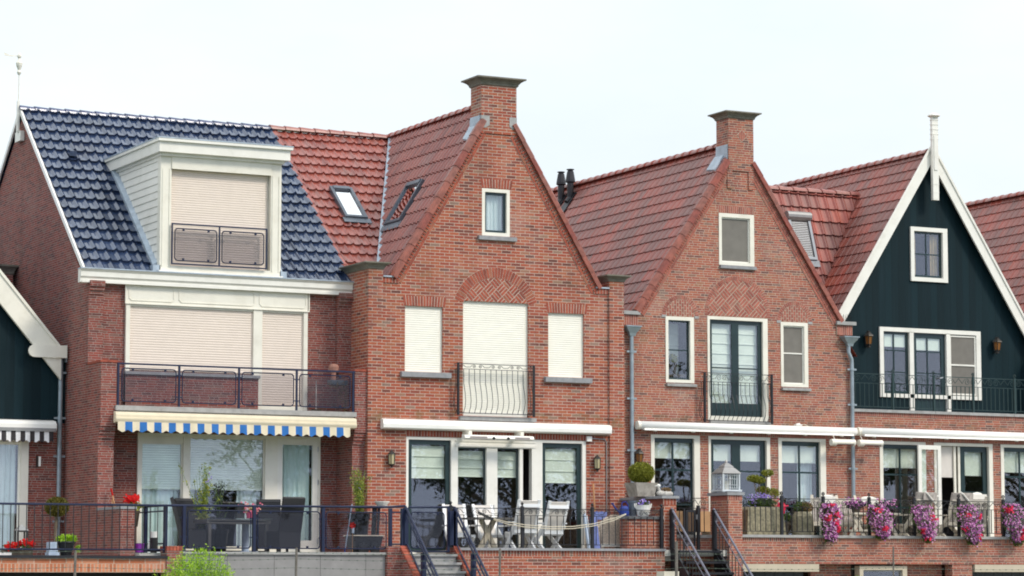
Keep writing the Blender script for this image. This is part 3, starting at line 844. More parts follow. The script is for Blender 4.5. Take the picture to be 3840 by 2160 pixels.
# raking brick bands below the verge
for p, q, sd in (((-2.47,8.3),(-.4,11.735),1),((2.5,8.3),(.48,11.66),-1)):
    b = MB(); raking(b, p, q, 0, sd); b.build('raking_trim', ['brick_loose','mortar'], A2)
for x0, x1 in ((-2.74,-2.36),(2.4,2.77)):
    b = MB(); soldiers(b, x0,x1,8.2,8.32,-.02,.07); b.build('shoulder_trim', ['brick_loose','mortar'], A2)
# shuttered windows
for x0, x1, z0, z1 in ((-2.2,-1.305,6.32,7.73), (-.82,.77,5.5,7.9), (1.26,2.15,6.32,7.73)):
    b = MB(); slats(b, x0+.02, x1-.02, z0, z1-.03, .06, .048); o = b.build('roller_shutter', 'shutter_white', A2)
    b = MB(); ring(b, x0, x1, z0-.005, z1, .045, .1, .022, None, .02, .03); b.box(x0,x1,.1,.14,z0,z1); b.build('shutter_guide', 'shutter_white', o)
b = MB(); b.box(-.8,.75,.03,.14,5.41,5.5); b.build('threshold', 'white_paint', A2)
for x0, x1 in ((-2.31,-1.14),(1.15,2.31)): sill(A2, x0, x1, 6.2, 6.32, -.1, .06, 'bluestone')
sill(A2, -.92, .93, 5.31, 5.41, -.08, .1, 'stone')
# gable window
g = frame(A2, 'window', -.365, .315, 9.35, 10.385, .0, .12, 'cream_paint', .075)
sash(g, -.29,.24,9.425,10.31,.06,.055,'green_sash',gm='window_glass'); curtain(g, -.27,.22,9.44,10.28,.2,amp=.025,pitch=.08); room(g,-.29,.24,9.4,10.3,.17,.8)
sill(A2, -.47, .455, 9.25, 9.35, -.08, .05, 'bluestone')
# garden front
g = frame(A2, 'patio_window', -2.16, -1.0, 2.42, 4.93, .01, .14, 'white_paint', .06, .09, .06, .06)
sash(g, -2.1,-1.09,2.48,4.87,.07,.1,'green_paint'); blind(g,-2.0,-1.19,4.05,4.75,.2,folds=3,name='roman_blind'); room(g,-2.1,-1.09,2.42,4.87,.18)
g = frame(A2, 'patio_door', -1.0, .95, 2.42, 4.93, .01, .14, 'white_paint', .07, .09, .02, .2, extra=[(-.23,.03,.03,.1,2.44,4.73),(.57,.65,.03,.1,2.44,4.73)])
b = MB(); b.box(-1.0,.95,-.01,.02,4.75,4.8); b.box(-1.0,.95,-.005,.02,4.85,4.88); b.build('rail_profile', 'white_paint', g)
for x0, x1 in ((-.93,-.23),(.03,.57)):
    sash(g, x0, x1, 2.44,4.73,.1,.03,'green_sash'); blind(g, x0+.02, x1-.02, 4.1,4.66,.22,folds=3,name='roman_blind')
b = MB(); b.box(-.13,-.11,.015,.03,3.35,3.5); b.box(-.07,-.05,.015,.03,3.35,3.5); b.build('handle', 'silver', g)
room(g,-.93,.86,2.42,4.73,.2)
g = frame(A2, 'patio_window', .95, 2.2, 2.42, 4.93, .01, .14, 'white_paint', .17, .09, .06, .06)
sash(g, 1.12,2.11,2.46,4.87,.07,.1,'green_paint'); blind(g,1.22,2.01,4.0,4.75,.2,folds=3,name='roman_blind'); room(g,1.12,2.11,2.42,4.87,.18)
b = MB(); soldiers(b, -2.16,2.2,4.94,5.06,0,.07); b.build('lintel', ['brick_loose','mortar'], A2)
# roofs
hg = math.hypot(1, SG); zl = lambda u: ZR-SG*abs(u-uc)
u0 = -2.72; HG = (uc-u0)*hg
tiles('main_roof', 'tiles_red', A2, (u0,9.6,zl(u0)), (0,-1,0), (1/hg,0,SG/hg), 9.5, HG, .2, .36, .05, .032, 'roll')
tiles('main_roof', 'tiles_red', A2, (2*uc-u0,.1,zl(u0)), (0,1,0), (-1/hg,0,SG/hg), 9.5, HG, .2, .36, .05, .032, 'roll')
b = MB(); ridge_tiles(b, (uc,.5,ZR+.07), (uc,9.6,ZR+.07), .135, .36); b.build('ridge', 'ridge_red', A2)
tiles('side_roof', 'tiles_red', A2, (-3.0,.55,8.36+SL*(.55-1.16)), (1,0,0), S1, 3.05, (5.7-.55)*hyp, .205, .36, .045, .05, 'pan')
b = MB(); b.f([(-3.0,5.7,12.28),(.2,5.7,12.28),(.2,9.8,8.7),(-3.0,9.8,8.7)]); b.build('side_roof', 'ridge_red', A2)
b = MB(); ridge_tiles(b, (-3.04,5.7,12.4), (-.05,5.7,12.4), .125, .36); b.build('ridge', 'ridge_red', A2)
for p, q in (((-2.5,8.36),(-.36,11.9)),((2.55,8.36),(.43,11.86))):
    b = MB(); verge_tiles(b, p, q, .085, .1, .42, 1, -.08, .16); b.build('verge', 'verge_red', A2)
# verge tiles along the party line with the blue roof
b = MB()
n = 17
for i in range(n):
    y0, y1 = .6+i*.302, .6+(i+1)*.302
    z0, z1 = 8.36+SL*(y0-1.16)+.075, 8.36+SL*(y1-1.16)+.05
    b.hull([(-3.05,y0-.02,z0-.16),(-2.93,y0-.02,z0-.1),(-2.93,y0-.02,z0+.01),(-3.05,y0-.02,z0+.01)], [(-3.05,y1,z1-.16),(-2.93,y1,z1-.1),(-2.93,y1,z1+.01),(-3.05,y1,z1+.01)])
b.build('verge', 'ridge_red', A2)
# valley lead
yv = lambda y: (uc-(ZR-(8.42+SL*(y-1.16)))/SG, y, 8.42+SL*(y-1.16)+.06)
b = MB(); b.beam(yv(1.0), yv(5.65), .1, .05); b.build('valley', 'lead', A2)
# skylights: frame, pane
def skylight(par, O, U, S, w, h, t=.1, mat='lead', shutter=False):
    O, U, S = V(O), V(U).normalized(), V(S).normalized(); N = U.cross(S)
    if N.z < 0: N = -N
    def bx(b, u0, u1, s0, s1, n0, n1):
        q = [(u0,s0),(u1,s0),(u1,s1),(u0,s1)]
        b.hull([O+U*a+S*c+N*n0 for a, c in q], [O+U*a+S*c+N*n1 for a, c in q])
    b = MB(); fw = .07
    bx(b,0,fw,0,h,-.05,t); bx(b,w-fw,w,0,h,-.05,t); bx(b,fw,w-fw,h-fw-.03,h,-.05,t+.02); bx(b,fw,w-fw,0,fw,-.05,t)
    s = b.build('skylight', 'grey_metal' if mat == 'grey' else 'zinc_dark', par)
    b = MB(); bx(b,fw,w-fw,fw,h-fw,t*.55,t*.62); b.build('pane', 'sky_glass', s)
    b = MB(); bx(b,fw,w-fw,fw,h-fw,-.03,-.01); b.build('skylight_blind', 'white_paint', s)
    b = MB()
    bx(b,-.06,w+.06,-.17,0,.045,.06); b.build('flashing', 'lead_dark', s)
    return s
plain('zinc_dark', (.1,.115,.14), .4, .3)
glass('sky_glass', (.7,.74,.78), 2.6)
skylight(A2, (-2.35,2.93,8.36+SL*(2.93-1.16)+.03), (1,0,0), S1, .55, 1.22)
skylight(A2, (-1.54,2.45,zl(-1.54)+.03), (0,-1,0), (1/hg,0,SG/hg), .85, 1.12)

# ================================================================== HOUSE with slender brick gable (middle right)
A3 = thing('terraced_house', 'brick gable house with three arched panels and diamond motif on its chimney', 'house', (6.2, 1, 0))
Y3 = .1; S3 = 1.475; Z3 = 11.87; c3 = 6.2
b = MB()
b.wall([(3.15,0),(9.26,0),(9.26,7.78),(8.85,7.78),(6.63,11.1),(6.63,11.5),(5.96,11.5),(5.96,11.1),(3.62,7.78),(3.15,7.78)],
       [b.rect(4.29,5.03,6.3,7.79), b.rect(5.385,6.99,5.48,7.84), b.rect(7.345,8.085,6.3,7.79), b.rect(5.71,6.65,9.03,10.22),
        b.rect(3.895,5.165,2.7,5.12), b.rect(5.39,7.025,2.7,5.12), b.rect(7.25,8.54,2.7,5.12)], Y3, Y3+.25)
b.build('wall', 'brick_red_wild', A3)
for x0, x1 in ((3.16,3.56),(8.88,9.3)):
    b = MB(); soldiers(b, x0,x1,7.55,7.78,Y3-.03,.055); b.build('shoulder_trim', ['brick_loose_fine','mortar_fine'], A3)
for x0, x1 in ((3.165,3.6),(8.85,9.38)):
    b = MB(); b.box(x0,x1,Y3-.09,Y3+.25,7.785,7.865); b.build('shoulder_cap', 'stone', A3)
b = MB()
for i in range(14): b.tube([(8.97+i*.025,Y3+.03,7.86),(8.96+i*.026,Y3-.02+.06*rnd.random(),8.0+.06*rnd.random())], .004, 3)
b.build('bird_spikes', 'bronze', A3)
b = MB(); b.box(5.97,6.64,Y3-.035,.6,11.22,12.42); b.box(5.94,6.07,Y3-.03,Y3,10.8,11.22); b.box(6.51,6.64,Y3-.03,Y3,10.8,11.22)
ch = b.build('chimney', 'brick_red_wild', A3)
b = MB(); cove_cap(b, 5.965,6.645,Y3-.04,.605,12.42,12.58,.14); b.build('chimney_cap', 'cap_stone', ch)
b = MB(); b.m = 1; b.py([(6.33-.15,12.04),(6.33,11.89),(6.33+.15,12.04),(6.33,12.19)], Y3-.037, Y3-.02); b.m = 0
dcl = [(6.33-.13,12.04),(6.33,11.91),(6.33+.13,12.04),(6.33,12.17)]
for k in range(-2,3):
    q = clip_convex([(6.33+k*.056-.02,11.85),(6.33+k*.056+.02,11.85),(6.33+k*.056+.02,12.25),(6.33+k*.056-.02,12.25)], dcl)
    if len(q) > 2: b.py(q, Y3-.045, Y3-.03)
b.build('diamond_motif', ['brick_loose_fine','mortar_fine'], ch)
b = MB(); b.hull([(5.94,.1,11.42),(5.97,.1,11.42),(5.97,.6,11.55),(5.94,.6,11.55)],[(5.955,.1,11.82),(5.97,.1,11.82),(5.97,.6,11.82),(5.955,.6,11.82)]); b.build('flashing', 'lead', ch)
b = MB(); b.hull([(5.72,.25,11.2),(5.96,.25,11.54),(5.96,.65,11.54),(5.74,.65,11.24)],[(5.7,.25,11.24),(5.95,.25,11.6),(5.95,.65,11.6),(5.72,.65,11.28)])
b.build('flashing', 'lead', ch)
for p, q, sd in (((3.6,7.86),(5.98,11.37),1),((8.92,7.86),(6.63,11.3),-1)):
    b = MB(); raking(b, p, q, Y3, sd, w1=.1, w2=.05, pitch=.062, tooth=False, proud=.02); b.build('raking_trim', ['brick_loose_fine','mortar_fine'], A3)
b = MB(); soldiers(b, 5.71,6.66,10.23,10.39,Y3,.054); b.build('lintel', ['brick_loose_fine','mortar_fine'], A3)
b = MB(); a0 = math.asin(-.06/.88); arch_ring(b, 6.19, 7.91, .78, .88, a0, PI-a0, Y3, .054); tympanum(b, 6.19, 7.91, .785, 7.86, Y3, 'weave', .2, .055)
b.build('arch_panel', ['brick_loose_fine','mortar_fine'], A3)
for cx in (4.68, 7.73):
    b = MB(); arch_ring(b, cx, 7.81, .375, .48, .02, PI-.02, Y3, .054); tympanum(b, cx, 7.81, .37, 7.81, Y3, 'stack', .1, .045)
    b.m = 2; b.box(cx-.485,cx-.37,Y3-.012,Y3+.02,7.765,7.825); b.box(cx+.37,cx+.485,Y3-.012,Y3+.02,7.765,7.825)
    b.build('arch_panel', ['brick_loose_fine','mortar_fine','stone'], A3)
# upper windows
g = frame(A3, 'window', 4.29, 5.03, 6.3, 7.79, Y3-.015, .13, 'cream_paint', .07, .1, .07, .08)
sash(g, 4.36,4.93,6.37,7.71,Y3+.05,.035,'green_sash',(),(7.04,)); blind(g,4.39,4.9,6.42,7.68,Y3+.52,folds=5,name='roman_blind'); room(g,4.36,4.93,6.35,7.71,Y3+.16,.8)
g = frame(A3, 'window', 7.345, 8.085, 6.3, 7.79, Y3-.015, .13, 'cream_paint', .07, .1, .07, .08)
b = MB(); ring(b, 7.415,7.985,6.37,7.71,Y3+.03,Y3+.06,.03); b.box(7.44,7.96,Y3+.03,Y3+.06,7.06,7.09); b.build('screen_frame', 'white_paint', g)
b = MB(); b.box(7.44,7.96,Y3+.045,Y3+.05,6.4,7.69); b.build('insect_screen', 'screen', g); room(g,7.4,7.98,6.35,7.71,Y3+.12,.5)
for x0, x1 in ((4.3,5.07),(7.35,8.13)): sill(A3, x0, x1, 6.215, 6.285, Y3-.07, Y3+.02, 'stone')
g = frame(A3, 'french_door', 5.385, 6.99, 5.48, 7.84, Y3-.015, .13, 'cream_paint', .06, .13, .1, .07)
for x0, x1 in ((5.445,6.155),(6.155,6.86)):
    s = sash(g, x0, x1, 5.58,7.77,Y3+.05,.09,'green_paint',(),(6.68,),mw=.03,bt=.3,name='door_leaf'); blind(g, x0+.08, x1-.08, 5.85,7.7,Y3+.2,folds=8,name='roman_blind')
room(g,5.445,6.86,5.55,7.77,Y3+.15,.8)
sill(A3, 5.42, 7.05, 5.41, 5.48, Y3-.06, Y3+.02, 'stone', name='threshold')
g = frame(A3, 'window', 5.71, 6.65, 9.03, 10.22, Y3-.015, .13, 'cream_paint', .07, .11, .07, .09)
b = MB(); ring(b, 5.78,6.54,9.1,10.13,Y3+.03,Y3+.06,.03); b.build('screen_frame', 'white_paint', g)
b = MB(); b.box(5.8,6.52,Y3+.045,Y3+.05,9.12,10.11); b.build('insect_screen', 'screen', g); room(g,5.78,6.54,9.1,10.13,Y3+.12,.5)
sill(A3, 5.72, 6.68, 8.95, 9.03, Y3-.07, Y3+.02, 'bluestone')
# ground windows with 2 x 3 panes
def tall_window(par, x0, x1, Y, zb, zt=5.12, zbl=4.6, bmat='blind_green', curt=None):
    g = frame(par, 'window', x0, x1, zb, zt, Y-.015, .14, 'cream_paint', .09, .15, .07, .07)
    sash(g, x0+.09, x1-.15, zb+.07, zt-.07, Y+.06, .04, 'green_sash', ((x0+x1-.06)/2,), (zb+.85,zb+1.62), mw=.04)
    b = MB(); b.box(x0+.09,x1-.15,Y+.05,Y+.06,zt-.17,zt-.07); b.build('top_rail','green_paint',g)
    blind(g, x0+.12, x1-.18, zbl, zt-.13, Y+.2, bmat)
    if curt: curtain(g, curt[0], curt[1], zb+.1, zt-.15, Y+.3)
    room(g, x0+.09, x1-.15, zb, zt-.07, Y+.16); return g
tall_window(A3, 3.895, 5.165, Y3, 2.72)
tall_window(A3, 7.25, 8.54, Y3, 2.72, curt=(7.95,8.35), zbl=4.56)
g = frame(A3, 'french_door', 5.39, 7.025, 2.72, 5.12, Y3-.015, .14, 'cream_paint', .06, .09, .02, .07)
for x0, x1 in ((5.45,6.16),(6.16,6.935)):
    sash(g, x0, x1, 2.74,5.05,Y3+.06,.11,'green_paint',(),(4.34,3.6),mw=.035,bt=.25,name='door_leaf'); blind(g, x0+.1, x1-.1, 4.57,4.96,Y3+.2)
room(g,5.45,6.93,2.72,5.05,Y3+.16)
for x0, x1 in ((3.8,5.26),(5.3,7.1),(7.16,8.64)):
    b = MB(); soldiers(b, x0, x1, 5.13,5.26,Y3,.054); b.build('lintel', ['brick_loose_fine','mortar_fine'], A3)
# roof
h3 = math.hypot(1, S3); z3 = lambda u: Z3-S3*abs(u-c3)
u0 = 2.95; L3 = (c3-u0)*h3
tiles('roof', 'tiles_mixed', A3, (u0,10.6,z3(u0)), (0,-1,0), (1/h3,0,S3/h3), 10.45, L3, .27, .31, .03, .024, 'flat')
tiles('roof', 'tiles_mixed', A3, (2*c3-u0,.15,z3(u0)), (0,1,0), (-1/h3,0,S3/h3), 10.45, L3, .27, .31, .03, .024, 'flat')
b = MB(); ridge_tiles(b, (c3,.6,Z3+.07), (c3,10.6,Z3+.07), .135, .36); b.build('ridge', 'ridge_red', A3)
for p, q in (((3.52,7.9),(5.93,11.46)),((9.02,7.9),(6.65,11.45))):
    b = MB(); verge_tiles(b, p, q, .09, .1, .36, 1, Y3-.08, Y3+.14); b.build('verge', 'verge_red', A3)
for y in (8.1, 7.6):
    b = MB(); u = 5.9; z = z3(u)
    b.tube([(u-.1,y,z-.05),(u,y,z+.08),(u,y,z+.48)], .085, 10)
    b.lathe([(.1,0),(.125,.02),(.12,.08),(.085,.28),(.07,.3),(.07,.32),(.1,.33),(.1,.345),(.02,.36)], u, y, z+.46, 12)
    b.build('flue_pipe', 'black_metal', A3)
b = MB()
for y in (8.1,7.6): b.hull([(5.6,y-.16,z3(5.6)+.05),(5.6,y+.16,z3(5.6)+.05),(6.0,y+.16,z3(6.0)+.05),(6.0,y-.16,z3(6.0)+.05)],[(5.58,y-.16,z3(5.6)+.07),(5.58,y+.16,z3(5.6)+.07),(5.98,y+.16,z3(6.0)+.07),(5.98,y-.16,z3(6.0)+.07)])
b.build('flue_flashing', 'black_metal', A3)
b = MB(); b.box(2.86,3.3,.3,10.6,7.62,7.66); b.build('valley_gutter', 'lead', A3)
# ================================================================== dark timber gable house (right)
A4 = thing('terraced_house', 'house with dark green timber gable, white barge boards and tall ringed finial above its apex', 'house', (12.3, 1, 0))
b = MB()
b.wall([(9.262,0),(15.4,0),(15.4,5.775),(9.262,5.775)], [b.rect(10.04,11.34,2.7,5.11), b.rect(11.58,13.28,2.7,5.11), b.rect(13.52,14.8,2.7,5.11)], Y3, Y3+.25)
b.build('wall', 'brick_red_wild', A4)
b = MB(); soldiers(b, 9.27,15.4,5.69,5.778,Y3-.004,.054); b.build('soldier_course', ['brick_loose_fine','mortar_fine'], A4)
for x0, x1 in ((9.265,11.6),(11.61,13.9),(13.91,15.4)):
    b = MB(); b.box(x0,x1,Y3-.06,Y3+.3,5.778,5.845); b.build('balcony_coping', 'stone', A4)
YG = 1.2; S4 = 1.535; Z4 = 12.2; c4 = 12.3; z4 = lambda u: Z4-S4*abs(u-c4)
b = MB()
b.wall([(9.35,5.6),(15.25,5.6),(15.25,z4(15.25)-.05),(12.3,Z4-.05),(9.35,z4(9.35)-.05)], [[(10.83,6.24),(11.74,6.24),(11.74,5.75),(12.81,5.75),(12.81,6.24),(13.77,6.24),(13.77,7.9),(10.83,7.9)], b.rect(11.77,12.83,9.07,10.37)], YG, YG+.2)
b.build('timber_gable', 'boards_green', A4)
b = MB(); b.box(9.27,15.3,Y3+.25,YG+.2,5.55,5.7); b.build('balcony_floor', 'concrete', A4)
b = MB(); b.box(9.262,9.36,Y3+.2,YG+.2,5.7,7.8); b.build('side_wall', 'boards_green', A4)
g = frame(A4, 'window', 10.82, 13.78, 6.23, 7.91, YG-.05, .13, 'white_paint', .11, .13, .09, .1, extra=[(11.68,11.8,YG-.05,YG+.08,5.8,7.82),(12.76,12.87,YG-.05,YG+.08,5.8,7.82)])
sash(g, 10.93,11.68,6.33,7.81,YG+.02,.06,'green_sash',(11.27,),(6.84,7.36)); blind(g,10.98,11.64,7.45,7.75,YG+.12,'blind_green')
room(g,10.93,11.68,6.3,7.8,YG+.1,.8)
sash(g, 11.8,12.76,5.86,7.81,YG+.02,.12,'green_sash',(12.25,),(6.84,7.36),bt=.5,name='door_leaf'); blind(g,11.9,12.64,7.4,7.7,YG+.12); room(g,11.8,12.76,6.3,7.8,YG+.1,.8)
b = MB(); b.tube([(12.66,YG-.02,6.75),(12.56,YG-.03,6.73)],.015,6); b.build('handle','silver',g)
b = MB(); ring(b, 12.87,13.65,6.34,7.79,YG-.02,YG+.01,.04); b.box(12.91,13.61,YG-.02,YG+.01,7.05,7.09); b.build('screen_frame','white_paint',g)
b = MB(); b.box(12.9,13.62,YG-.0,YG+.005,6.37,7.76); b.build('insect_screen','screen',g); room(g,12.87,13.65,6.3,7.8,YG+.08,.5)
g = frame(A4, 'window', 11.76, 12.84, 9.06, 10.38, YG-.05, .13, 'white_paint', .1, .14, .1, .1)
sash(g, 11.86,12.7,9.17,10.28,YG+.02,.05,'green_sash',(12.26,),(9.73,)); curtain(g,11.9,12.0,9.2,10.25,YG+.14,'curtain_gold'); curtain(g,12.45,12.66,9.2,10.25,YG+.14,'curtain_gold'); room(g,11.86,12.7,9.15,10.28,YG+.1,.8)
# barge boards
hh = math.hypot(1, S4)
for sg in (-1, 1):
    b = MB()
    pr = [(c4+sg*.0, Z4+.2), (c4+sg*2.95, z4(c4+2.95)+.2), (c4+sg*2.95, z4(c4+2.95)-.24), (c4+sg*.0, Z4-.24)]
    b.py(pr, YG-.22, YG-.17); 
    pr = [(c4+sg*.0, Z4+.24), (c4+sg*2.98, z4(c4+2.98)+.24), (c4+sg*2.98, z4(c4+2.98)+.15), (c4+sg*.0, Z4+.15)]
    b.py(pr, YG-.25, YG-.221); b.build('barge_board', 'white_paint', A4)
b = MB(); b.box(12.235,12.405,YG-.34,YG-.252,11.02,13.05); b.box(12.27,12.37,YG-.36,YG-.341,11.75,12.6)
b.lathe([(.1,0),(.16,.03),(.15,.06),(.1,.08),(.02,.11)], 12.32, YG-.29, 13.05, 8)
for z in (12.5,12.62,12.74,12.86,12.97): b.box(12.226,12.414,YG-.349,YG-.243,z,z+.022)
for z in (11.2,11.4,): b.box(12.23,12.41,YG-.345,YG-.247,z,z+.015)
b.build('finial', 'white_paint', A4)
h4 = math.hypot(1, S4); u0 = 9.3
tiles('main_roof', 'tiles_mixed', A4, (u0,9.8,z4(u0)+.06), (0,-1,0), (1/h4,0,S4/h4), 9.8-YG+.2, (c4-u0)*h4, .25, .31, .032, .026, 'flat')
tiles('main_roof', 'tiles_mixed', A4, (2*c4-u0,YG-.2,z4(u0)+.06), (0,1,0), (-1/h4,0,S4/h4), 9.8-YG+.2, (c4-u0)*h4, .25, .31, .032, .026, 'flat')
b = MB(); ridge_tiles(b, (c4,YG-.1,Z4+.08), (c4,9.8,Z4+.08), .135, .36); b.build('ridge', 'ridge_red', A4)
SC4 = 3.13; hc = math.hypot(1, SC4)
tiles('side_roof', 'tiles_glossy', A4, (9.0,2.1,11.44-SC4*(3.34-2.1)), (1,0,0), (0,1/hc,SC4/hc), 3.2, (3.34-2.1)*hc, .26, .36, .045, .05, 'pan')
b = MB(); b.f([(9.0,3.34,11.45),(12.2,3.34,11.45),(12.2,9.5,7.6),(9.0,9.5,7.6)]); b.build('side_roof', 'ridge_red', A4)
b = MB(); ridge_tiles(b, (8.98,3.36,11.48), (11.9,3.36,11.48), .125, .4); b.build('ridge', 'ridge_red', A4)
# roof window with grey outside shutter
sk = skylight(A4, (9.42,2.72,9.6), (1,0,0), (0,1/hc,SC4/hc), .64, 1.22)
b = MB()
for i in range(22):
    z0 = 9.66+i*.045
    b.px([(2.66+(z0-9.6)/SC4,z0),(2.645+(z0-9.6)/SC4,z0+.022),(2.67+(z0-9.6)/SC4,z0+.043),(2.75+(z0-9.6)/SC4,z0+.043),(2.75+(z0-9.6)/SC4,z0)], 9.47, 10.02)
b.build('outside_shutter', 'grey_metal', sk)
b = MB(); b.tube([(9.4,3.0,10.72),(10.08,3.0,10.72)], .12, 12); b.build('shutter_box', 'grey_metal', sk)
# ground floor
tall_window(A4, 10.04, 11.34, Y3, 2.72, 5.11, 4.5)
g = frame(A4, 'french_door', 11.58, 13.28, 2.72, 5.11, Y3-.015, .14, 'cream_paint', .09, .11, .02, .07, extra=[(12.2,12.26,Y3+.06,Y3+.1,2.74,5.03),(12.32,12.38,Y3+.06,Y3+.1,2.74,5.03)])
blind(g, 11.7, 12.2, 4.3, 5.03, Y3+.16, 'taupe_mesh')
sash(g, 12.39,13.16,2.74,5.03,Y3+.06,.12,'green_paint',(),(3.96,),mw=.035,bt=.25,name='door_leaf'); blind(g,12.5,13.05,4.35,4.95,Y3+.2)
# leaf swung open onto the terrace
b = MB(); ring(b, 10.86,11.5,2.76,5.02,-.3,-.25,.09,.09,.3,.1); b.box(10.95,11.41,-.295,-.255,3.82,3.86); ol = b.build('open_leaf','white_paint',g)
b = MB(); b.box(10.94,11.42,-.28,-.27,3.0,4.94); b.build('pane','window_glass',ol)
b = MB(); b.box(11.0,11.14,-.2,-.19,3.0,4.94); b.build('leaf_curtain','blind_green',ol)
room(g,11.67,13.17,2.72,5.03,Y3+.16)
tall_window(A4, 13.52, 14.8, Y3, 2.72, 5.11, 4.45)
for x0, x1 in ((9.95,11.42),(11.5,13.35),(13.45,14.9)):
    b = MB(); soldiers(b, x0, x1, 5.12,5.25,Y3,.054); b.build('lintel', ['brick_loose_fine','mortar_fine'], A4)

# ================================================================== next house: only its roof is in the picture
A5 = thing('terraced_house', 'neighbouring house of which only the mottled red roof slope shows behind the timber gable', 'house', (18.4, 1, 0))
c5 = 18.4; S5 = 1.5; Z5 = 12.1; h5 = math.hypot(1, S5); u0 = 15.2; z5 = lambda u: Z5-S5*abs(u-c5)
b = MB(); b.wall([(15.41,0),(21.4,0),(21.4,7.7),(18.4,12.0),(15.41,7.6)], [], Y3, Y3+.25); b.build('wall', 'brick_red_wild', A5)
tiles('roof', 'tiles_mixed', A5, (u0,10.6,z5(u0)), (0,-1,0), (1/h5,0,S5/h5), 10.5, (c5-u0)*h5, .26, .31, .03, .024, 'flat')
tiles('roof', 'tiles_mixed', A5, (2*c5-u0,.1,z5(u0)), (0,1,0), (-1/h5,0,S5/h5), 10.5, (c5-u0)*h5, .26, .31, .03, .024, 'flat')
b = MB(); ridge_tiles(b, (c5,.1,Z5+.07), (c5,10.6,Z5+.07), .135, .36); b.build('ridge', 'ridge_red', A5)
for p, q in (((15.6,7.8),(18.38,12.0)),((21.2,7.8),(18.42,12.0))):
    b = MB(); verge_tiles(b, p, q, .11, .1, .36, 1, Y3-.09, Y3+.14); b.build('verge', 'verge_red', A5)

# ================================================================== dark green gable at the left edge
A0 = thing('terraced_house', 'dark green boarded gable house cut off by the left picture edge, white sloping barge board', 'house', (-12, 3, 0))
Y0 = 2.3; c0 = -12.05; S0 = 1.163
z0f = lambda u: 8.2+S0*(-10.45-u) if u > c0 else 8.2+S0*(-10.45-(2*c0-u))
b = MB()
b.wall([(-15.1,5.15),(-8.97,5.15),(-8.97,z0f(-8.97)),(c0,z0f(c0)),(-15.1,z0f(-15.1))], [], Y0, Y0+.2); b.build('timber_gable', 'boards_green', A0)
b = MB(); b.wall([(-15.1,0),(-8.97,0),(-8.97,5.15),(-15.1,5.15)], [b.rect(-11.4,-9.74,2.3,4.8)], Y0+.02, Y0+.25); b.build('wall', 'brick_dark', A0)
b = MB()
for sg in (-1, 1):
    e = 2.92
    pr = [(c0, z0f(c0)+.04), (c0+sg*e, z0f(c0+e)+.04), (c0+sg*e, z0f(c0+e)-.62), (c0, z0f(c0)-.62)]
    b.py(pr, Y0-.2, Y0-.12)
    pr = [(c0, z0f(c0)+.06), (c0+sg*e, z0f(c0+e)+.06), (c0+sg*e, z0f(c0+e)-.02), (c0, z0f(c0)-.02)]
    b.py(pr, Y0-.23, Y0-.201)
pts = [(-9.02,6.5),(-9.02,6.76),(-9.72,6.76)]+[(-9.72+.13*math.cos(a), 6.63+.13*math.sin(a)) for a in [PI/2+PI*k/8 for k in range(1,8)]]+[(-9.72,6.5)]
b.py(pts, Y0-.25, Y0-.2)
b.build('barge_board', 'cream_paint', A0)
b = MB()
for sg in (-1, 1):
    e = 3.0
    b.f([(c0,Y0-.15,z0f(c0)+.07),(c0+sg*e,Y0-.15,z0f(c0+e)+.07),(c0+sg*e,10,z0f(c0+e)+.07),(c0,10,z0f(c0)+.07)])
b.build('roof', 'tiles_blue', A0)
b = MB(); b.box(-9.75,-9.06,5.9,6.5,6.6,8.62); ch = b.build('chimney', 'brick_dark', A0)
b = MB(); cove_cap(b, -9.75,-9.06,5.9,6.5,8.62,8.84,.1); b.build('chimney_cap', 'cap_stone', ch)
g = frame(A0, 'window', -11.4, -9.74, 2.32, 4.8, Y0-.02, .14, 'cream_paint', .1, .16, .08, .08)
sash(g, -11.3,-9.9,2.4,4.72,Y0+.05,.04,'white_paint',gm='window_glass'); curtain(g,-10.5,-9.95,2.4,4.7,Y0+.2); room(g,-11.3,-9.9,2.35,4.72,Y0+.16)
# rain pipe
def rainpipe(par, x, y, z0, z1, r, clips, mat='zinc', shoe=None, hopper=None):
    b = MB(); pts = [(x,y,z0),(x,y,z1)]
    if shoe: pts = [(x,y,z0)]+[(x,y,z1)]+shoe
    b.tube(pts, r, 10)
    p = b.build('rain_pipe', mat, par, smooth=False)
    for z in clips:
        b = MB(); b.tube([(x,y,z-.03),(x,y,z+.03)], r*1.22, 10); b.box(x-r*2.6,x+r*2.6,y-.01,y+.02,z-.02,z+.02); b.build('pipe_clip', mat, p)
    if hopper:
        hx, hz, w = hopper
        b = MB(); n4 = lambda w_, d_, z_: [(hx-w_,y-d_,z_),(hx+w_,y-d_,z_),(hx+w_,y+d_*.6,z_),(hx-w_,y+d_*.6,z_)]
        b.hull(n4(w*.36,.05,hz), n4(w*.42,.06,hz+.06)); b.hull(n4(w*.42,.06,hz+.061), n4(w*.8,.1,hz+.15)); b.hull(n4(w*.8,.1,hz+.151), n4(w*.92,.12,hz+.2)); b.hull(n4(w,.13,hz+.201), n4(w,.13,hz+.225))
        b.build('hopper', mat, p)
rainpipe(A0, -9.1, Y0-.08, 2.2, 6.55, .048, (3.1,4.45,5.25,6.2))
b = MB(); b.tube([(-9.1,Y0-.08,6.5),(-9.1,Y0-.08,6.66)], .085, 10, r1=.07); b.box(-9.02,-8.985,Y0-.14,Y0-.02,6.42,6.78); b.build('gutter_outlet', 'zinc', A0)
rainpipe(A3, 3.365, Y3-.09, 2.9, 7.32, .047, (6.95,5.9,4.75), hopper=(3.37,7.3,.2))
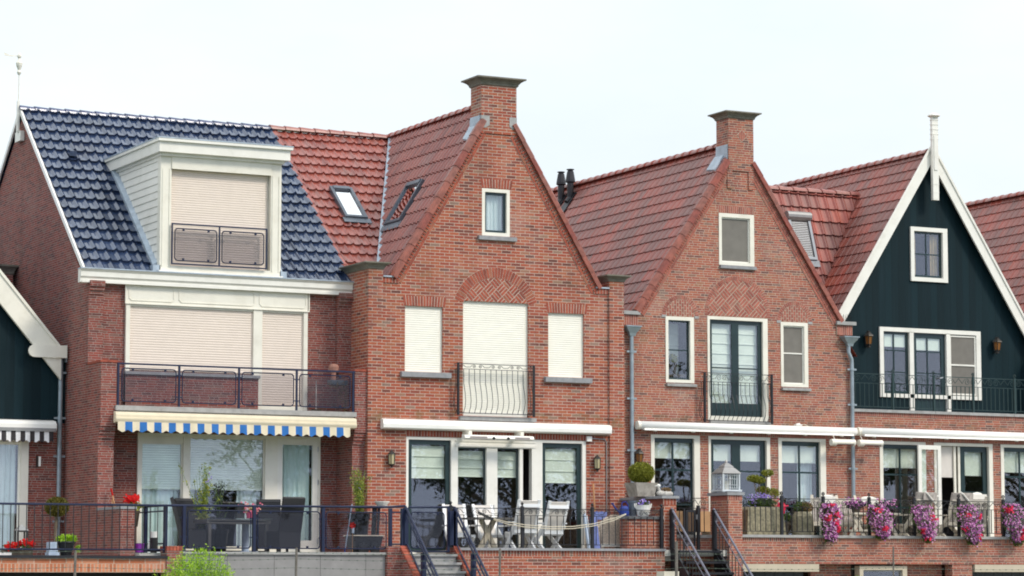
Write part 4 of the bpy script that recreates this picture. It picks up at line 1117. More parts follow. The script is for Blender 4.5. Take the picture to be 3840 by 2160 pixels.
rainpipe(A4, 9.235, Y3-.09, 2.9, 6.9, .047, (6.75,5.93,4.45), shoe=[(9.23,Y3-.09,6.98),(9.15,Y3-.09,7.14),(9.15,Y3-.09,7.3)], hopper=(9.17,7.29,.21))

# ================================================================== terraces
T0 = thing('terrace_wall', 'orange brick terrace front with dark coping at the left picture edge', 'wall', (-10,-1.9,0))
b = MB(); b.box(-15.2,-8.2,-1.9,-1.6,2.2,2.305); b.build('wall', 'brick_orange', T0)
b = MB(); b.box(-15.2,-8.2,-1.9,-1.6,2.035,2.2); b.build('soldier_course', 'brick_soldier_orange', T0)
b = MB(); b.box(-15.2,-8.18,-1.96,-1.5,2.305,2.36); b.build('coping', 'black_metal', T0)
b = MB(); b.box(-15.2,-8.2,-1.5,Y0+.05,2.2,2.3); b.build('terrace_floor', 'terrace_tile', T0)
b = MB(); b.box(-15.2,-8.2,-1.5,-1.4,0,2.2); b.box(-15.2,-14.9,-1.9,-1.5,0,2.035); b.build('garage_dark', 'dark_void', T0)  # near-black panels stand in for the shade inside the garage opening
b = MB(); b.box(-8.21,-7.88,-1.94,-1.55,0,2.46); pr_ = b.build('pier', 'brick_dark', T0)
b = MB()
for i in range(5): b.box(-8.215+i*.068,-8.157+i*.068,-1.95,-1.55,2.462,2.55)
b.build('pier_top', 'brick_loose', pr_)
b = MB(); b.box(-8.964,-8.66,-1.35,.12,2.2,3.28); lw = b.build('low_wall', 'brick_dark', T0)
b = MB(); b.box(-8.98,-8.64,-1.37,.12,3.28,3.33); b.build('coping', 'bluestone', lw)

T1 = thing('terrace_wall', 'grey concrete terrace front below the glass panel railing', 'wall', (-5.7,-1.9,0))
b = MB()
x = -7.88
for w in (.95,1.0,1.0,1.0,.43): b.box(x+.004,x+w-.004,-1.9,-1.7,0,2.395); x += w
b.build('wall', 'concrete', T1)
b = MB(); b.box(-7.88,-3.5,-1.95,-1.6,2.395,2.445); b.build('coping', 'stone', T1)
b = MB(); b.box(-8.66,-1.9,-1.6,1.0,2.25,2.42); b.build('terrace_floor', 'terrace_tile', T1)

T2 = thing('terrace_wall', 'red brick terrace front with bluestone coping under the white garden chairs', 'wall', (.6,-1.9,0))
b = MB(); b.box(-1.86,3.08,-1.9,-1.65,0,2.375); b.build('wall', 'brick_red', T2)
b = MB(); b.box(-1.86,3.08,-1.9,-1.65,2.375,2.498); b.build('soldier_course', 'brick_soldier', T2)
b = MB()
for x0, x1 in ((-1.88,.6),(.604,3.08)): b.box(x0,x1,-1.96,-1.55,2.5,2.552)
b.build('coping', 'bluestone', T2)
b = MB(); b.box(-1.9,3.4,-1.65,.05,2.3,2.5); b.build('terrace_floor', 'terrace_tile', T2)
# dividing wall and ledge
D2 = thing('garden_wall', 'brick dividing wall with bluestone cap carrying the boxwood ball and the duck planter', 'wall', (3.2,-1,0))
b = MB(); b.box(3.09,3.4,-1.85,.09,2.4,3.5); b.build('wall', 'brick_red', D2)
b = MB(); soldiers(b, 3.09,3.4,3.5,3.63,-1.848,.07); b.box(3.09,3.4,-1.828,.09,3.5,3.63); b.build('soldier_course', ['brick_loose','mortar'], D2)
b = MB(); b.box(3.02,3.45,-1.9,.09,3.632,3.69); b.build('coping', 'bluestone', D2)
b = MB(); b.box(2.2,3.088,-1.83,-1.5,2.4,3.19); lg = b.build('ledge', 'brick_red', D2)
b = MB(); b.box(2.15,3.088,-1.87,-1.48,3.19,3.245); b.build('coping', 'bluestone', lg)

T3 = thing('terrace_wall', 'long brick terrace front with grey coping behind the hanging petunias', 'wall', (9.5,-1.9,0))
b = MB(); b.box(5.02,15.6,-1.9,-1.62,2.24,2.72); b.box(7.05,8.12,-1.5,-1.4,0,2.24); b.box(9.44,10.6,-1.5,-1.4,0,2.24); b.box(10.62,11.17,-1.88,-1.6,0,2.238); b.build('wall', 'brick_red_wild', T3)
b = MB(); b.box(5.02,15.6,-1.9,-1.62,2.722,2.812); b.build('soldier_course', 'brick_soldier_fine', T3)
for x0, x1 in ((5.0,6.3),(6.304,7.5),(7.504,9.2),(9.204,11.0),(11.004,13),(13.004,15.6)):
    b = MB(); b.box(x0,x1,-1.96,-1.55,2.814,2.872); b.build('coping', 'stone', T3)
b = MB(); b.box(3.4,15.6,-1.2,.14,2.6,2.8); b.box(4.95,15.6,-1.62,-1.2,2.6,2.8); b.build('terrace_floor', 'terrace_tile', T3)
for x0, x1 in ((5.03,7.0),(11.22,15.6)):
    b = MB(); b.box(x0,x1,-1.92,-1.5,2.07,2.235); b.build('garage_lintel', 'beige', T3)
for x0, x1 in ((5.03,7.0),(11.22,15.6)):
    b = MB()
    for i in range(int((x1-x0)/.25)): b.box(x0+i*.25,x0+i*.25+.24,-1.62,-1.55,0,2.07)
    b.build('garage_door', 'garage_door', T3)
g = frame(T3, 'cellar_window', 8.14,9.42,1.0,2.2,-1.82,.2,'beige',.1,.12,.05,.09); sash(g,8.24,9.3,1.05,2.11,-1.76,.04,'grey_metal'); room(g,8.24,9.3,1.0,2.1,-1.6,.8)
b = MB(); b.box(4.645,5.0,-1.96,-1.2,0,3.62); pp = b.build('pier', 'brick_red_wild', T3)
b = MB(); soldiers(b, 4.645,5.0,3.62,3.72,-1.958,.06); b.box(4.647,4.998,-1.938,-1.2,3.621,3.719); b.build('soldier_course', ['brick_loose_fine','mortar_fine'], pp)
b = MB(); b.box(4.6,5.04,-2.0,-1.15,3.722,3.79); b.build('pier_cap', 'bluestone', pp)
b = MB(); b.box(3.4,4.645,-1.22,-1.0,2.3,2.8); b.build('step_wall', 'brick_red_wild', T3)
b = MB(); b.box(3.4,4.645,-1.27,-.95,2.802,2.87); b.build('step_coping', 'stone', T3)
b = MB(); b.box(3.08,4.645,-1.9,-1.22,2.4,2.53); b.build('landing', 'terrace_tile', T3)

# ================================================================== stairs
ST2 = thing('garden_stairs', 'concrete stairs between sloping brick cheek walls and navy handrails', 'stairs', (-2.6,-2.5,0))
b = MB()
for i in range(12):
    z = 2.42-i*.175; y = -1.95-i*.2
    b.box(-3.05,-1.99,y-.22,y+.02,z-.05,z); b.box(-3.03,-2.0,y-.17,y-.12,z-.175,z-.051)
b.build('steps', 'stone', ST2)
sl_ = lambda y: 2.57+(y+1.95)*.857
for x0, x1 in ((-3.49,-3.1),(-1.98,-1.87)):
    b = MB()
    if x0 < -3: b.box(-3.49,-3.2,-2.0,-1.6,0,2.57); b.px([(-1.6,0),(-1.6,2.57),(-1.95,2.57),(-4.9,.05),(-4.9,0)], -3.195,-3.06)
    else: b.px([(-1.6,0),(-1.6,2.57),(-1.95,2.57),(-4.9,.05),(-4.9,0)], x0, x1)
    b.build('cheek_wall', 'brick_dark', ST2)
    b = MB()
    xa_, xb_ = (-3.2,-3.055) if x0 < -3 else (-1.985,-1.865)
    for i in range(40):
        y = -1.97-i*.075; z = sl_(y)+.012
        b.hull([(xa_,y,z-.05),(xb_,y,z-.05),(xb_,y-.058,z-.05-.05),(xa_,y-.058,z-.1)], [(xa_,y,z+.02),(xb_,y,z+.02),(xb_,y-.058,z-.03),(xa_,y-.058,z-.03)])
    b.build('cheek_capping', 'brick_loose', ST2)
def handrail_blue(x, name='handrail'):
    b = MB()
    hz = lambda y: 3.39+(y+1.9)*.928
    b.tube([(x,-1.9,3.38),(x,-2.0,hz(-2.0)),(x,-5.2,hz(-5.2))], .027, 8)
    b.tube([(x,-2.0,hz(-2.0)-.13),(x,-5.2,hz(-5.2)-.13)], .02, 6)
    b.tube([(x,-1.92,2.62),(x,-2.02,2.6),(x,-2.75,1.92),(x,-2.78,2.02)], .018, 6)
    b.tube([(x,-2.82,2.15),(x,-2.86,2.2),(x,-5.2,.08)], .018, 6)
    b.box(x-.045,x+.045,-1.96,-1.86,2.45,3.36)
    for y in (-2.78,-4.6):
        b.box(x-.045,x+.045,y-.045,y+.045,.2,hz(y)-.14)
    for y in (-2.3,-2.6,-3.1,-3.6): b.tube([(x,y,hz(y)-.13),(x,y,hz(y))], .012, 5)
    b.build(name, 'navy_metal', ST2)
handrail_blue(-3.05); handrail_blue(-1.93)

ST3 = thing('garden_stairs', 'black steel open stairs with grey handrails beside the brick lantern pier', 'stairs', (3.8,-2.5,0))
b = MB()
for i in range(11):
    z = 2.52-i*.235; y = -1.95-i*.25
    b.box(3.28,4.32,y-.27,y,z-.05,z)
b.build('treads', 'black_metal', ST3)
for x in (3.22, 4.3):
    b = MB(); b.px([(-1.9,2.58),(-1.9,2.1),(-4.4,-.05),(-4.75,-.05),(-2.05,2.55)], x, x+.05); b.build('stringer', 'black_metal', ST3)
for x in (3.25, 4.31):
    hz = lambda y: 3.4+(y+1.9)*.93
    b = MB(); b.tube([(x,-1.9,3.42),(x,-5.0,hz(-5.0))], .026, 8); b.build('handrail', 'grey_rail', ST3)
    b = MB(); b.tube([(x,-1.95,hz(-1.95)-.19),(x,-5.0,hz(-5.0)-.19)], .012, 5); b.tube([(x,-1.95,hz(-1.95)-.86),(x,-4.9,hz(-4.9)-.86)], .016, 5)
    for k in range(20):
        y = -2.05-k*.14; z = hz(y)
        pts = scroll(0, 0, .06, 1 if k % 2 else -1, 1.3, 10, PI/2)
        if k % 3 != 2: b.tube([(x, y+px_, z-.095+pz_) for px_, pz_ in pts], .007, 4)
    b.build('scrollwork', 'grey_rail', ST3)
    b = MB()
    for k in range(22):
        y = -2.0-k*.13; z = hz(y); b.box(x-.007,x+.007,y-.007,y+.007,z-.86,z-.19)
    b.build('balusters', 'black_metal', ST3)
    b = MB(); b.box(x-.04,x+.04,-1.97,-1.88,2.5,3.4); b.build('post', 'black_metal', ST3)
# ================================================================== railings
R = thing('railing', 'navy railing with two grey glass panels on the roof dormer', 'railing', (-6.1,.8,8.4))
b = MB(); ring(b, -7.21,-5.06,8.44,9.31,.785,.815,.03,.03,.03,.03); b.box(-6.155,-6.125,.785,.815,8.47,9.28); b.build('frame', 'navy_metal', R)
glass_panel(R, -7.13,-6.2,8.53,9.2,.8); glass_panel(R, -6.08,-5.14,8.53,9.2,.8)
R = thing('railing', 'navy balcony railing with four smoked glass panels above the blue striped awning', 'railing', (-6,0,5.4))
b = MB(); b.box(-8.62,-3.36,-.02,.02,6.245,6.28); b.build('top_rail', 'navy_metal', R)
for x in (-8.6,-7.29,-5.98,-4.69,-3.4):
    b = MB(); b.box(x-.02,x+.02,-.02,.02,5.41,6.245); b.build('post', 'navy_metal', R)
for x0, x1 in ((-8.52,-7.36),(-7.22,-6.05),(-5.91,-4.76),(-4.62,-3.47)): glass_panel(R, x0, x1, 5.5, 6.17, 0)
for x in (-7.29,-5.98,-4.69):
    for z in (5.6,6.05):
        b = MB(); b.box(x-.07,x+.07,-.012,.012,z,z+.02); b.build('clamp', 'navy_metal', R)
R = thing('railing', 'black wrought-iron balconette with bellied bars in front of the closed white shutter', 'railing', (-.1,-.2,5.4))
def balconette(R, x0, x1, y, zt, zm, zb, n, belly, yw, mat):
    b = MB()
    for x in (x0, x1): b.box(x-.022,x+.022,y-.022,y+.022,zb-.04,zt+.01)
    b.build('post', mat, R)
    b = MB(); b.box(x0,x1,y-.012,y+.012,zt-.014,zt); b.box(x0,x1,y-.01,y+.01,zm-.012,zm); b.box(x0,x1,y-.012,y+.012,zb,zb+.014)
    for x in (x0,x1):
        for z in (zt-.007,zm-.006,zb+.007): b.tube([(x,y,z),(x,yw,z)],.008,4)
    k = 4; p = (x1-x0)/k; zc = (zt+zm)/2-.005; rr = (zt-zm)*.33
    for i in range(k):
        for cx, hd, ln in ((x0+p*(i+.17),1,1),(x0+p*(i+.83),-1,-1)):
            b.tube([(a, y, z) for a, z in scroll(cx, zc, rr, hd, 1.5, 12, PI/2)], .006, 4)
            b.tube([(cx,y,zc+rr),(cx+ln*p*.12,y,zc+rr*.5),(cx+ln*p*.2,y,zc-rr*.4),(x0+p*(i+.5),y,zc-rr*.5)],.006,4)
    b.build('scroll_frame', mat, R)
    b = MB(); hz = zm-zb
    def bar(pt):
        b.tube(pt, .0075, 5)
    prof = [(1,0),(.86,.005),(.78,.0),(.72,.02),(.68,.0),(.6,.3),(.45,.75),(.28,1),(.14,.75),(.06,.25),(0,0)]
    for i in range(n):
        x = x0+(x1-x0)*(i+1)/(n+1)
        bar([(x+.0, y-belly*f, zb+hz*t) for t, f in prof])
    for x, sg in ((x0,-1),(x1,1)):
        for yy in (y+(yw-y)*.35, y+(yw-y)*.75): bar([(x+sg*belly*f*.6, yy, zb+hz*t) for t, f in prof])
    b.build('balusters', mat, R)
balconette(R, -1.01, .82, -.16, 6.53, 6.41, 5.45, 13, .1, 0, 'black_metal')
R = thing('railing', 'black wrought-iron balconette with bellied bars before dark green French doors', 'railing', (6.1,-.1,5.4))
balconette(R, 5.2, 6.98, -.08, 6.54, 6.34, 5.46, 14, .12, Y3, 'black_metal')
R = thing('railing', 'dark green wrought-iron balcony railing across the timber gable', 'railing', (12,.05,5.8))
ornate_rail(R, 9.3, 15.3, .06, 6.68, 6.46, 5.9, (10.41,11.58,12.72,13.94,15.1), 'rail_green', .125, .007, finial='cage', zpost=6.7, zfoot=5.845, postw=.045, wavy=True)
R = thing('railing', 'thin dark bar railing on the orange brick terrace at the left edge', 'railing', (-10,-1.9,2.36))
b = MB(); b.tube([(-15.2,-1.9,3.335),(-7.9,-1.9,3.345)], .022, 6); b.tube([(-15.2,-1.9,2.47),(-8.25,-1.9,2.48)], .016, 6); b.build('rails', 'navy_metal', R)
b = MB(); bars(b, [-15.1+.156*i for i in range(45)], -1.9, 2.47, 3.33, .0075); b.build('balusters', 'black_metal', R)
R = thing('railing', 'navy panel railing running back between the two left terraces', 'railing', (-8.2,-.7,2.4))
b = MB(); b.tube([(-8.19,.6,3.35),(-8.19,-1.85,3.35)], .022, 6)
for y in (.55,-.62,-1.78): b.box(-8.225,-8.155,y-.035,y+.035,2.42,3.35)
b.tube([(-8.19,.5,3.24),(-8.19,-.58,3.24)], .016, 5); b.tube([(-8.19,.5,2.6),(-8.19,-.58,2.6)], .016, 5); b.tube([(-8.19,-.66,3.24),(-8.19,-1.74,3.24)], .016, 5); b.tube([(-8.19,-.66,2.6),(-8.19,-1.74,2.6)], .016, 5)
b.build('frame', 'navy_metal', R)
R = thing('railing', 'long navy terrace railing with smoked glass panels in front of the wicker dining set', 'railing', (-5.6,-1.9,2.44))
b = MB(); b.tube([(-8.19,-1.9,3.345),(-3.38,-1.9,3.37),(-3.06,-1.9,3.4)], .024, 8); b.build('top_rail', 'navy_metal', R)
for x in (-7.85,-6.37,-4.88,-3.39,-3.12):
    b = MB(); b.box(x-.032,x+.032,-1.935,-1.865,2.445,3.34); b.build('post', 'navy_metal', R)
for x0, x1 in ((-7.77,-6.44),(-6.29,-4.95),(-4.81,-3.48)): glass_panel(R, x0, x1, 2.52, 3.255, -1.9)
for x in (-7.85,-6.37,-4.88):
    for z in (2.72,3.1):
        b = MB(); b.box(x-.09,x+.09,-1.912,-1.888,z,z+.022); b.build('clamp', 'navy_metal', R)
for z in (2.6,3.25):
    b = MB(); b.box(-3.39,-3.12,-1.915,-1.885,z,z+.03); b.build('cross_bar', 'navy_metal', R)
R = thing('garden_gate', 'navy gate with smoked glass panel at the head of the concrete stairs', 'gate', (-2.5,-1.9,2.45))
b = MB(); b.tube([(-2.98,-1.9,3.37),(-1.95,-1.9,3.385)], .024, 8); b.tube([(-2.95,-1.9,2.47),(-2.05,-1.9,2.47)], .018, 6)
b.box(-2.1,-2.05,-1.925,-1.875,2.47,3.37); b.box(-2.07,-1.93,-1.96,-1.84,2.6,3.3); b.build('frame', 'navy_metal', R)
glass_panel(R, -2.92,-2.17,2.54,3.27,-1.9)
R = thing('railing', 'black scrolled terrace railing with ball-topped posts before the white garden chairs', 'railing', (.5,-1.9,2.55))
ornate_rail(R, -1.95, 3.04, -1.9, 3.38, 3.235, 2.62, (-2.02,-.36,1.31,3.0), 'black_metal', .155, .007, zpost=3.41, zfoot=2.55, postw=.06)
R = thing('railing', 'black scrolled railing above the step wall behind the black steel stairs', 'railing', (3.9,-1.15,2.87))
ornate_rail(R, 3.45, 4.6, -1.1, 3.68, 3.46, 2.93, (), 'black_metal', .1, .007, posts=False, wavy=True)
R = thing('garden_gate', 'narrow black iron gate standing open above the black steel stairs', 'gate', (3.9,-1.6,2.55))
b = MB(); ring(b, 3.78,4.02,2.62,3.4,-1.62,-1.58,.035,.035,.03,.05); b.tube([(a,-1.6,z) for a, z in scroll(3.9,3.43,.045,1,1.4,12,PI/2)],.007,4); b.build('frame', 'black_metal', R)
b = MB(); bars(b, [3.83+.03*i for i in range(6)], -1.6, 2.64, 3.36, .006); b.build('balusters', 'black_metal', R)
b = MB(); b.box(4.05,4.11,-1.66,-1.6,2.53,3.5); b.box(3.72,3.76,-1.62,-1.58,2.53,3.42); b.build('post', 'black_metal', R)
b = MB(); b.box(4.035,4.05,-1.65,-1.6,3.2,3.3); b.build('lock', 'silver', R)
R = thing('railing', 'dark scrolled terrace railing with caged finials carrying the hanging petunias', 'railing', (9,-1.9,2.87))
ornate_rail(R, 5.03, 15.3, -1.9, 3.675, 3.49, 2.94, (6.05,7.14,8.36,9.58,10.81,12.06,13.4), 'black_metal', .135, .0075, finial='cage', zpost=3.73, zfoot=2.872, postw=.06, wavy=True)

# ================================================================== awnings
A = thing('awning', 'awning with black and white striped valance at the left edge', 'awning', (-11,2,5))
b = MB(); b.px([(2.25,4.97),(2.02,4.95),(1.98,5.0),(1.98,5.1),(2.06,5.17),(2.25,5.2)], -14.5,-9.24); b.build('cassette', 'bright_white', A)
b = MB(); b.box(-14.5,-9.25,1.97,2.05,4.95,5.02); b.build('front_bar', 'grey_metal', A)
b = MB(); valance(b, -14.46,-9.3,4.72,4.955,2.0,51,1,0,0,.04); b.build('valance', ['awning_white','awning_black'], A, recalc=False)
A = thing('awning', 'awning with wavy blue and cream striped valance under the glass balcony', 'awning', (-6,-.2,5.1))
b = MB(); b.px([(-.05,5.05),(-.2,5.07),(-.22,5.12),(-.22,5.15),(-.2,5.155),(-.2,5.21),(-.18,5.26),(-.05,5.28)], -8.7,-3.4); b.build('cassette', 'awning_cream', A)
b = MB(); valance(b, -8.66,-3.55,4.86,5.075,-.2,33,0,1,0,.045); b.build('valance', ['awning_cream','awning_blue'], A, recalc=False)
A = thing('awning', 'closed white box awning over the white garden chairs', 'awning', (0,-.1,5.1))
b = MB(); b.px([(-.0,5.07),(-.14,5.07),(-.2,5.1),(-.205,5.17),(-.195,5.172),(-.2,5.18),(-.18,5.26),(-.1,5.29),(-.0,5.29)], -2.78,2.74); b.build('cassette', 'bright_white', A)
for x in (-2.785,2.73):
    b = MB(); b.box(x,x+.015,-.19,0,5.09,5.27); b.build('end_cap', 'white_paint', A)
def tube_awning(x0, x1, lab, mat):
    A = thing('awning', lab, 'awning', ((x0+x1)/2,-.05,5.3))
    b = MB(); b.tube([(x0,-.06,5.31),(x1,-.06,5.3)], .094, 16); b.build('roller_tube', 'bright_white', A, smooth=True)
    b = MB(); b.tube([(x0-.05,-.06,5.31),(x0+.012,-.06,5.31)], .099, 16); b.build('end_cap', 'cream_paint', A)
    b = MB(); b.px([(-.16,5.2),(-.02,5.2),(-.02,5.24),(-.13,5.24)], x0+.1, x1-.1); b.build('front_bar', 'bright_white', A)
    b = MB()
    for i in range(6): x = x0+.4+i*(x1-x0-.8)/5; b.box(x-.05,x+.05,-.06,Y3,5.2,5.26); b.box(x-.03,x+.03,-.12,-.04,5.175,5.2)
    b.build('bracket', 'white_paint', A)
    return A
tube_awning(3.5, 9.27, 'rolled white tube awning above the windows left of the right-hand rain pipe', 0)
tube_awning(9.37, 15.3, 'rolled white tube awning running out of the picture under the timber gable', 0)
C_ = thing('wall_device', 'small white device with a loose cable lying on the rolled white awning', 'device', (8.0,-.05,5.4))
b = MB(); b.box(7.62,7.78,-.1,0,5.4,5.43); b.box(7.66,7.74,-.08,-.02,5.43,5.46); b.build('housing', 'bright_white', C_)
b = MB(); b.tube([(7.78,-.05,5.42),(7.85,-.08,5.44),(7.95,-.06,5.4),(8.05,.0,5.39)], .008, 4); b.build('cable', 'rope', C_)

# ================================================================== heaters and wall lamps
A = thing('patio_heater', 'long white double patio heater bar with two dark knobs', 'heater', (-.1,-.35,4.9))
b = MB(); b.px([(-.28,4.88),(-.42,4.88),(-.45,4.91),(-.42,4.97),(-.28,4.985)], -.98,.68); b.build('body', 'white_paint', A)
for x0,x1 in ((-.86,-.45),(.22,.58)):
    b = MB()
    for k in range(3): b.box(x0,x1,-.455,-.43,4.895+k*.02,4.907+k*.02)
    b.build('heating_grille', 'heater', A)
for x in (-.3,.05):
    b = MB(); b.tube([(x,-.42,4.915),(x,-.47,4.91)], .03, 10); b.build('knob', 'black_metal', A)
for x in (-.8,.45):
    b = MB(); b.box(x-.04,x+.04,-.33,0,4.985,5.07); b.build('bracket', 'cream_paint', A)
for i, (x0, lab) in enumerate(((8.43,'cream tubular patio heater left of the grey rain pipe'),(9.19,'cream tubular patio heater right of the grey rain pipe'))):
    A = thing('patio_heater', lab, 'heater', (x0+.3,-.3,5.0), group='short patio heaters under the tube awnings')
    x1 = x0+.64
    b = MB(); b.tube([(x0,-.3,5.03),(x0+.13,-.3,5.03)], .078, 14); b.tube([(x1-.05,-.3,5.03),(x1,-.3,5.03)], .078, 14)
    pts = [(-.3+.075*math.cos(a),5.03+.075*math.sin(a)) for a in [math.radians(200-25*k) for k in range(10)]]
    b.px(pts, x0+.13, x1-.05); b.build('housing', 'cream_paint', A)
    b = MB(); b.tube([(x0+.13,-.32,5.02),(x1-.05,-.32,5.02)], .045, 10); b.build('heating_tube', 'heater', A)
    b = MB(); b.tube([(x0+.1,-.3,5.1),(x0+.12,-.2,5.2),(x0+.2,-.05,5.2)], .008, 5); b.box(x0+.28,x0+.34,-.28,Y3,5.06,5.1); b.build('bracket', 'cream_paint', A)
def lamp_half(x, z, lab, y=0., s=1.):
    L = thing('wall_lantern', lab, 'lantern', (x,y-.08,z), group='glass wall lanterns on the brick front')
    b = MB(); b.lathe([(.005,-.19),(.025,-.185),(.02,-.165),(.03,-.15),(.055,-.13),(.075,-.12),(.075,-.11)], x, y-.09, z, 8)
    b.lathe([(.085,.1),(.075,.12),(.045,.15),(.03,.16),(.02,.175),(.004,.195)], x, y-.09, z, 8)
    for k in range(6):
        a = k*PI/3; b.tube([(x+.07*math.cos(a),y-.09+.07*math.sin(a),z-.12),(x+.078*math.cos(a),y-.09+.078*math.sin(a),z+.11)], .007, 4)
    b.box(x-.03,x+.03,y-.02,y,z-.1,z+.1); b.tube([(x,y-.01,z+.05),(x,y-.07,z+.12)],.01,5); b.build('housing', 'bronze', L)
    b = MB(); b.lathe([(.066,-.11),(.073,.1)], x, y-.09, z, 6); b.build('lamp_glass', 'lamp_glass', L)
lamp_half(-2.54, 4.44, 'bronze glass wall lantern left of the sliding patio doors')
lamp_half(2.43, 4.44, 'bronze glass wall lantern right of the patio doors beside the thin conduit')
def lamp_amber(x, z, lab, y, s=1., grp='amber wall lanterns on the timber gable'):
    L = thing('wall_lantern', lab, 'lantern', (x,y-.1,z), group=grp)
    yy = y-.13*s
    b = MB(); b.lathe([(.13*s,.08*s),(.12*s,.1*s),(.06*s,.16*s),(.05*s,.165*s),(.05*s,.19*s),(.065*s,.195*s),(.005,.21*s)], x, yy, z, 6)
    b.lathe([(.02,-.2*s),(.05*s,-.19*s),(.05*s,-.15*s),(.08*s,-.13*s),(.085*s,-.11*s)], x, yy, z, 6)
    for k in range(6):
        a = k*PI/3; b.tube([(x+.078*s*math.cos(a),yy+.078*s*math.sin(a),z-.12*s),(x+.105*s*math.cos(a),yy+.105*s*math.sin(a),z+.085*s)], .008*s, 4)
    b.tube([(x,y,z-.16*s),(x,yy,z-.17*s)], .015*s, 5); b.build('housing', 'bronze', L)
    b = MB(); b.lathe([(.07*s,-.12*s),(.098*s,.08*s)], x, yy, z, 6); b.build('lamp_glass', 'amber_glass', L)
lamp_amber(10.44, 7.58, 'amber glass lantern left of the balcony door on the timber gable', YG)
lamp_amber(14.21, 7.58, 'amber glass lantern right of the balcony windows on the timber gable', YG)
lamp_amber(3.53, 4.6, 'amber glass lantern half hidden above the boxwood ball', Y3, .95, 'amber wall lantern')
L = thing('wall_light', 'slim white wall light on the brick beside the left awning', 'lamp', (-9.52,2.25,4.34))
b = MB(); b.box(-9.545,-9.5,2.2,2.32,4.24,4.44); b.build('diffuser', 'bright_white', L); b = MB(); b.box(-9.57,-9.546,2.22,2.32,4.22,4.46); b.build('backplate', 'bronze', L)
L = thing('junction_box', 'white junction box with grey conduit running down the brick front', 'junction box', (2.3,0,4.9))
b = MB(); b.box(2.19,2.31,-.07,0,4.92,5.03); b.build('box', 'bright_white', L)
b = MB(); b.tube([(2.31,-.02,4.99),(2.66,-.02,4.97),(2.7,-.02,4.93),(2.7,-.02,3.3)], .014, 6); b.build('conduit', 'grey_metal', L)

# ================================================================== furniture
def wicker_chair(lab, loc, rz, first=[None]):
    if first[0] is not None: return dup(first[0], loc, rz, lab)
    t = thing('garden_chair', lab, 'chair', loc, rz, 'dark wicker dining chairs on the terrace')
    b = MB(); b.hull([(-.24,-.26,.1),(.24,-.26,.1),(.24,.26,.1),(-.24,.26,.1)],[(-.25,-.27,.45),(.25,-.27,.45),(.25,.27,.45),(-.25,.27,.45)]); b.build('seat', 'wicker_dark', t, True)
    b = MB(); b.px([(.21,.45),(.27,.42),(.44,1.1),(.39,1.13)], -.25, .25)
    for i in range(16): z = .46+i*.04; b.box(-.252,.252,.2+(z-.45)*.255,.215+(z-.45)*.255,z,z+.02)
    b.build('backrest', 'wicker_dark', t, True)
    for sx in (-1,1):
        for sy in (-1,1):
            b = MB(); b.box(sx*.22-.02,sx*.22+.02,sy*.23-.02,sy*.23+.02,0,.1); b.build('leg', 'wicker_dark', t, True)
    first[0] = t; return t
Z1 = 2.42
wicker_chair('dark wicker chair seen in profile at the left end of the glass table', (-7.38,-1.1,Z1), math.radians(72))
wicker_chair('dark wicker chair mostly behind the tall blue-flowered plant', (-7.0,-.35,Z1), math.radians(20))
wicker_chair('dark wicker chair with its back to the railing, tallest over the rail', (-5.55,-1.45,Z1), math.radians(188))
wicker_chair('dark wicker chair half hidden behind the one nearest the white door', (-5.5,-.45,Z1), math.radians(-25))
t = thing('garden_table', 'dark dining table with pale glass top behind the glass railing', 'table', (-6.4,-.9,Z1))
b = MB(); b.box(-7.15,-5.72,-1.3,-.4,3.1,3.125); b.build('tabletop', 'clear_glass', t)
b = MB(); ring(b, -7.12,-5.75,3.02,3.095,-1.25,-.45,.05); b.build('table_frame', 'table_dark', t)
for x in (-7.05,-5.82):
    for y in (-1.2,-.5):
        b = MB(); b.box(x-.03,x+.03,y-.03,y+.03,Z1,3.02); b.build('leg', 'table_dark', t)
def pot(b, x, y, z, r0, r1, h, n=14): b.lathe([(r0,0),(r1*.97,h*.85),(r1*1.06,h*.86),(r1*1.06,h),(r1*.9,h),(r1*.85,h*.9)], x, y, z, n)
t = thing('parasol_base', 'pale grey cylinder standing under the dark dining table', 'stand', (-6.0,-.6,Z1))
b = MB(); b.tube([(-6.0,-.5,Z1),(-6.0,-.5,3.08)], .075, 14); b.box(-6.2,-5.8,-.7,-.3,Z1,Z1+.05); b.build('cylinder', 'pale_blue', t)
t = thing('wine_cooler', 'black upright box standing on the dark dining table', 'cooler', (-6.27,-.85,3.125))
b = MB(); b.hull([(-6.36,-.95,3.125),(-6.2,-.95,3.125),(-6.2,-.8,3.125),(-6.36,-.8,3.125)],[(-6.34,-.95,3.45),(-6.2,-.95,3.43),(-6.2,-.8,3.43),(-6.34,-.8,3.45)]); b.build('box', 'pot_black', t)
t = thing('potted_plant', 'pink pot with small orange-red flowers on the dark dining table', 'plant', (-6.08,-.9,3.125))
b = MB(); pot(b, -6.08,-.95,3.126,.07,.09,.16); b.build('pot', 'pot_pink', t)
b = MB(); b.leaves((-6.1,-.95,3.34), (.17,.12,.08), 60, .03); b.build('foliage', 'leaf_green', t)
b = MB()
for i in range(70): p = (-6.1+rnd.gauss(0,.12), -.97+rnd.gauss(0,.07), 3.34+rnd.gauss(0,.05)); b.flower(p, .022, (rnd.gauss(0,.4),-1,.5))
b.build('blossom', 'petal_rose', t)
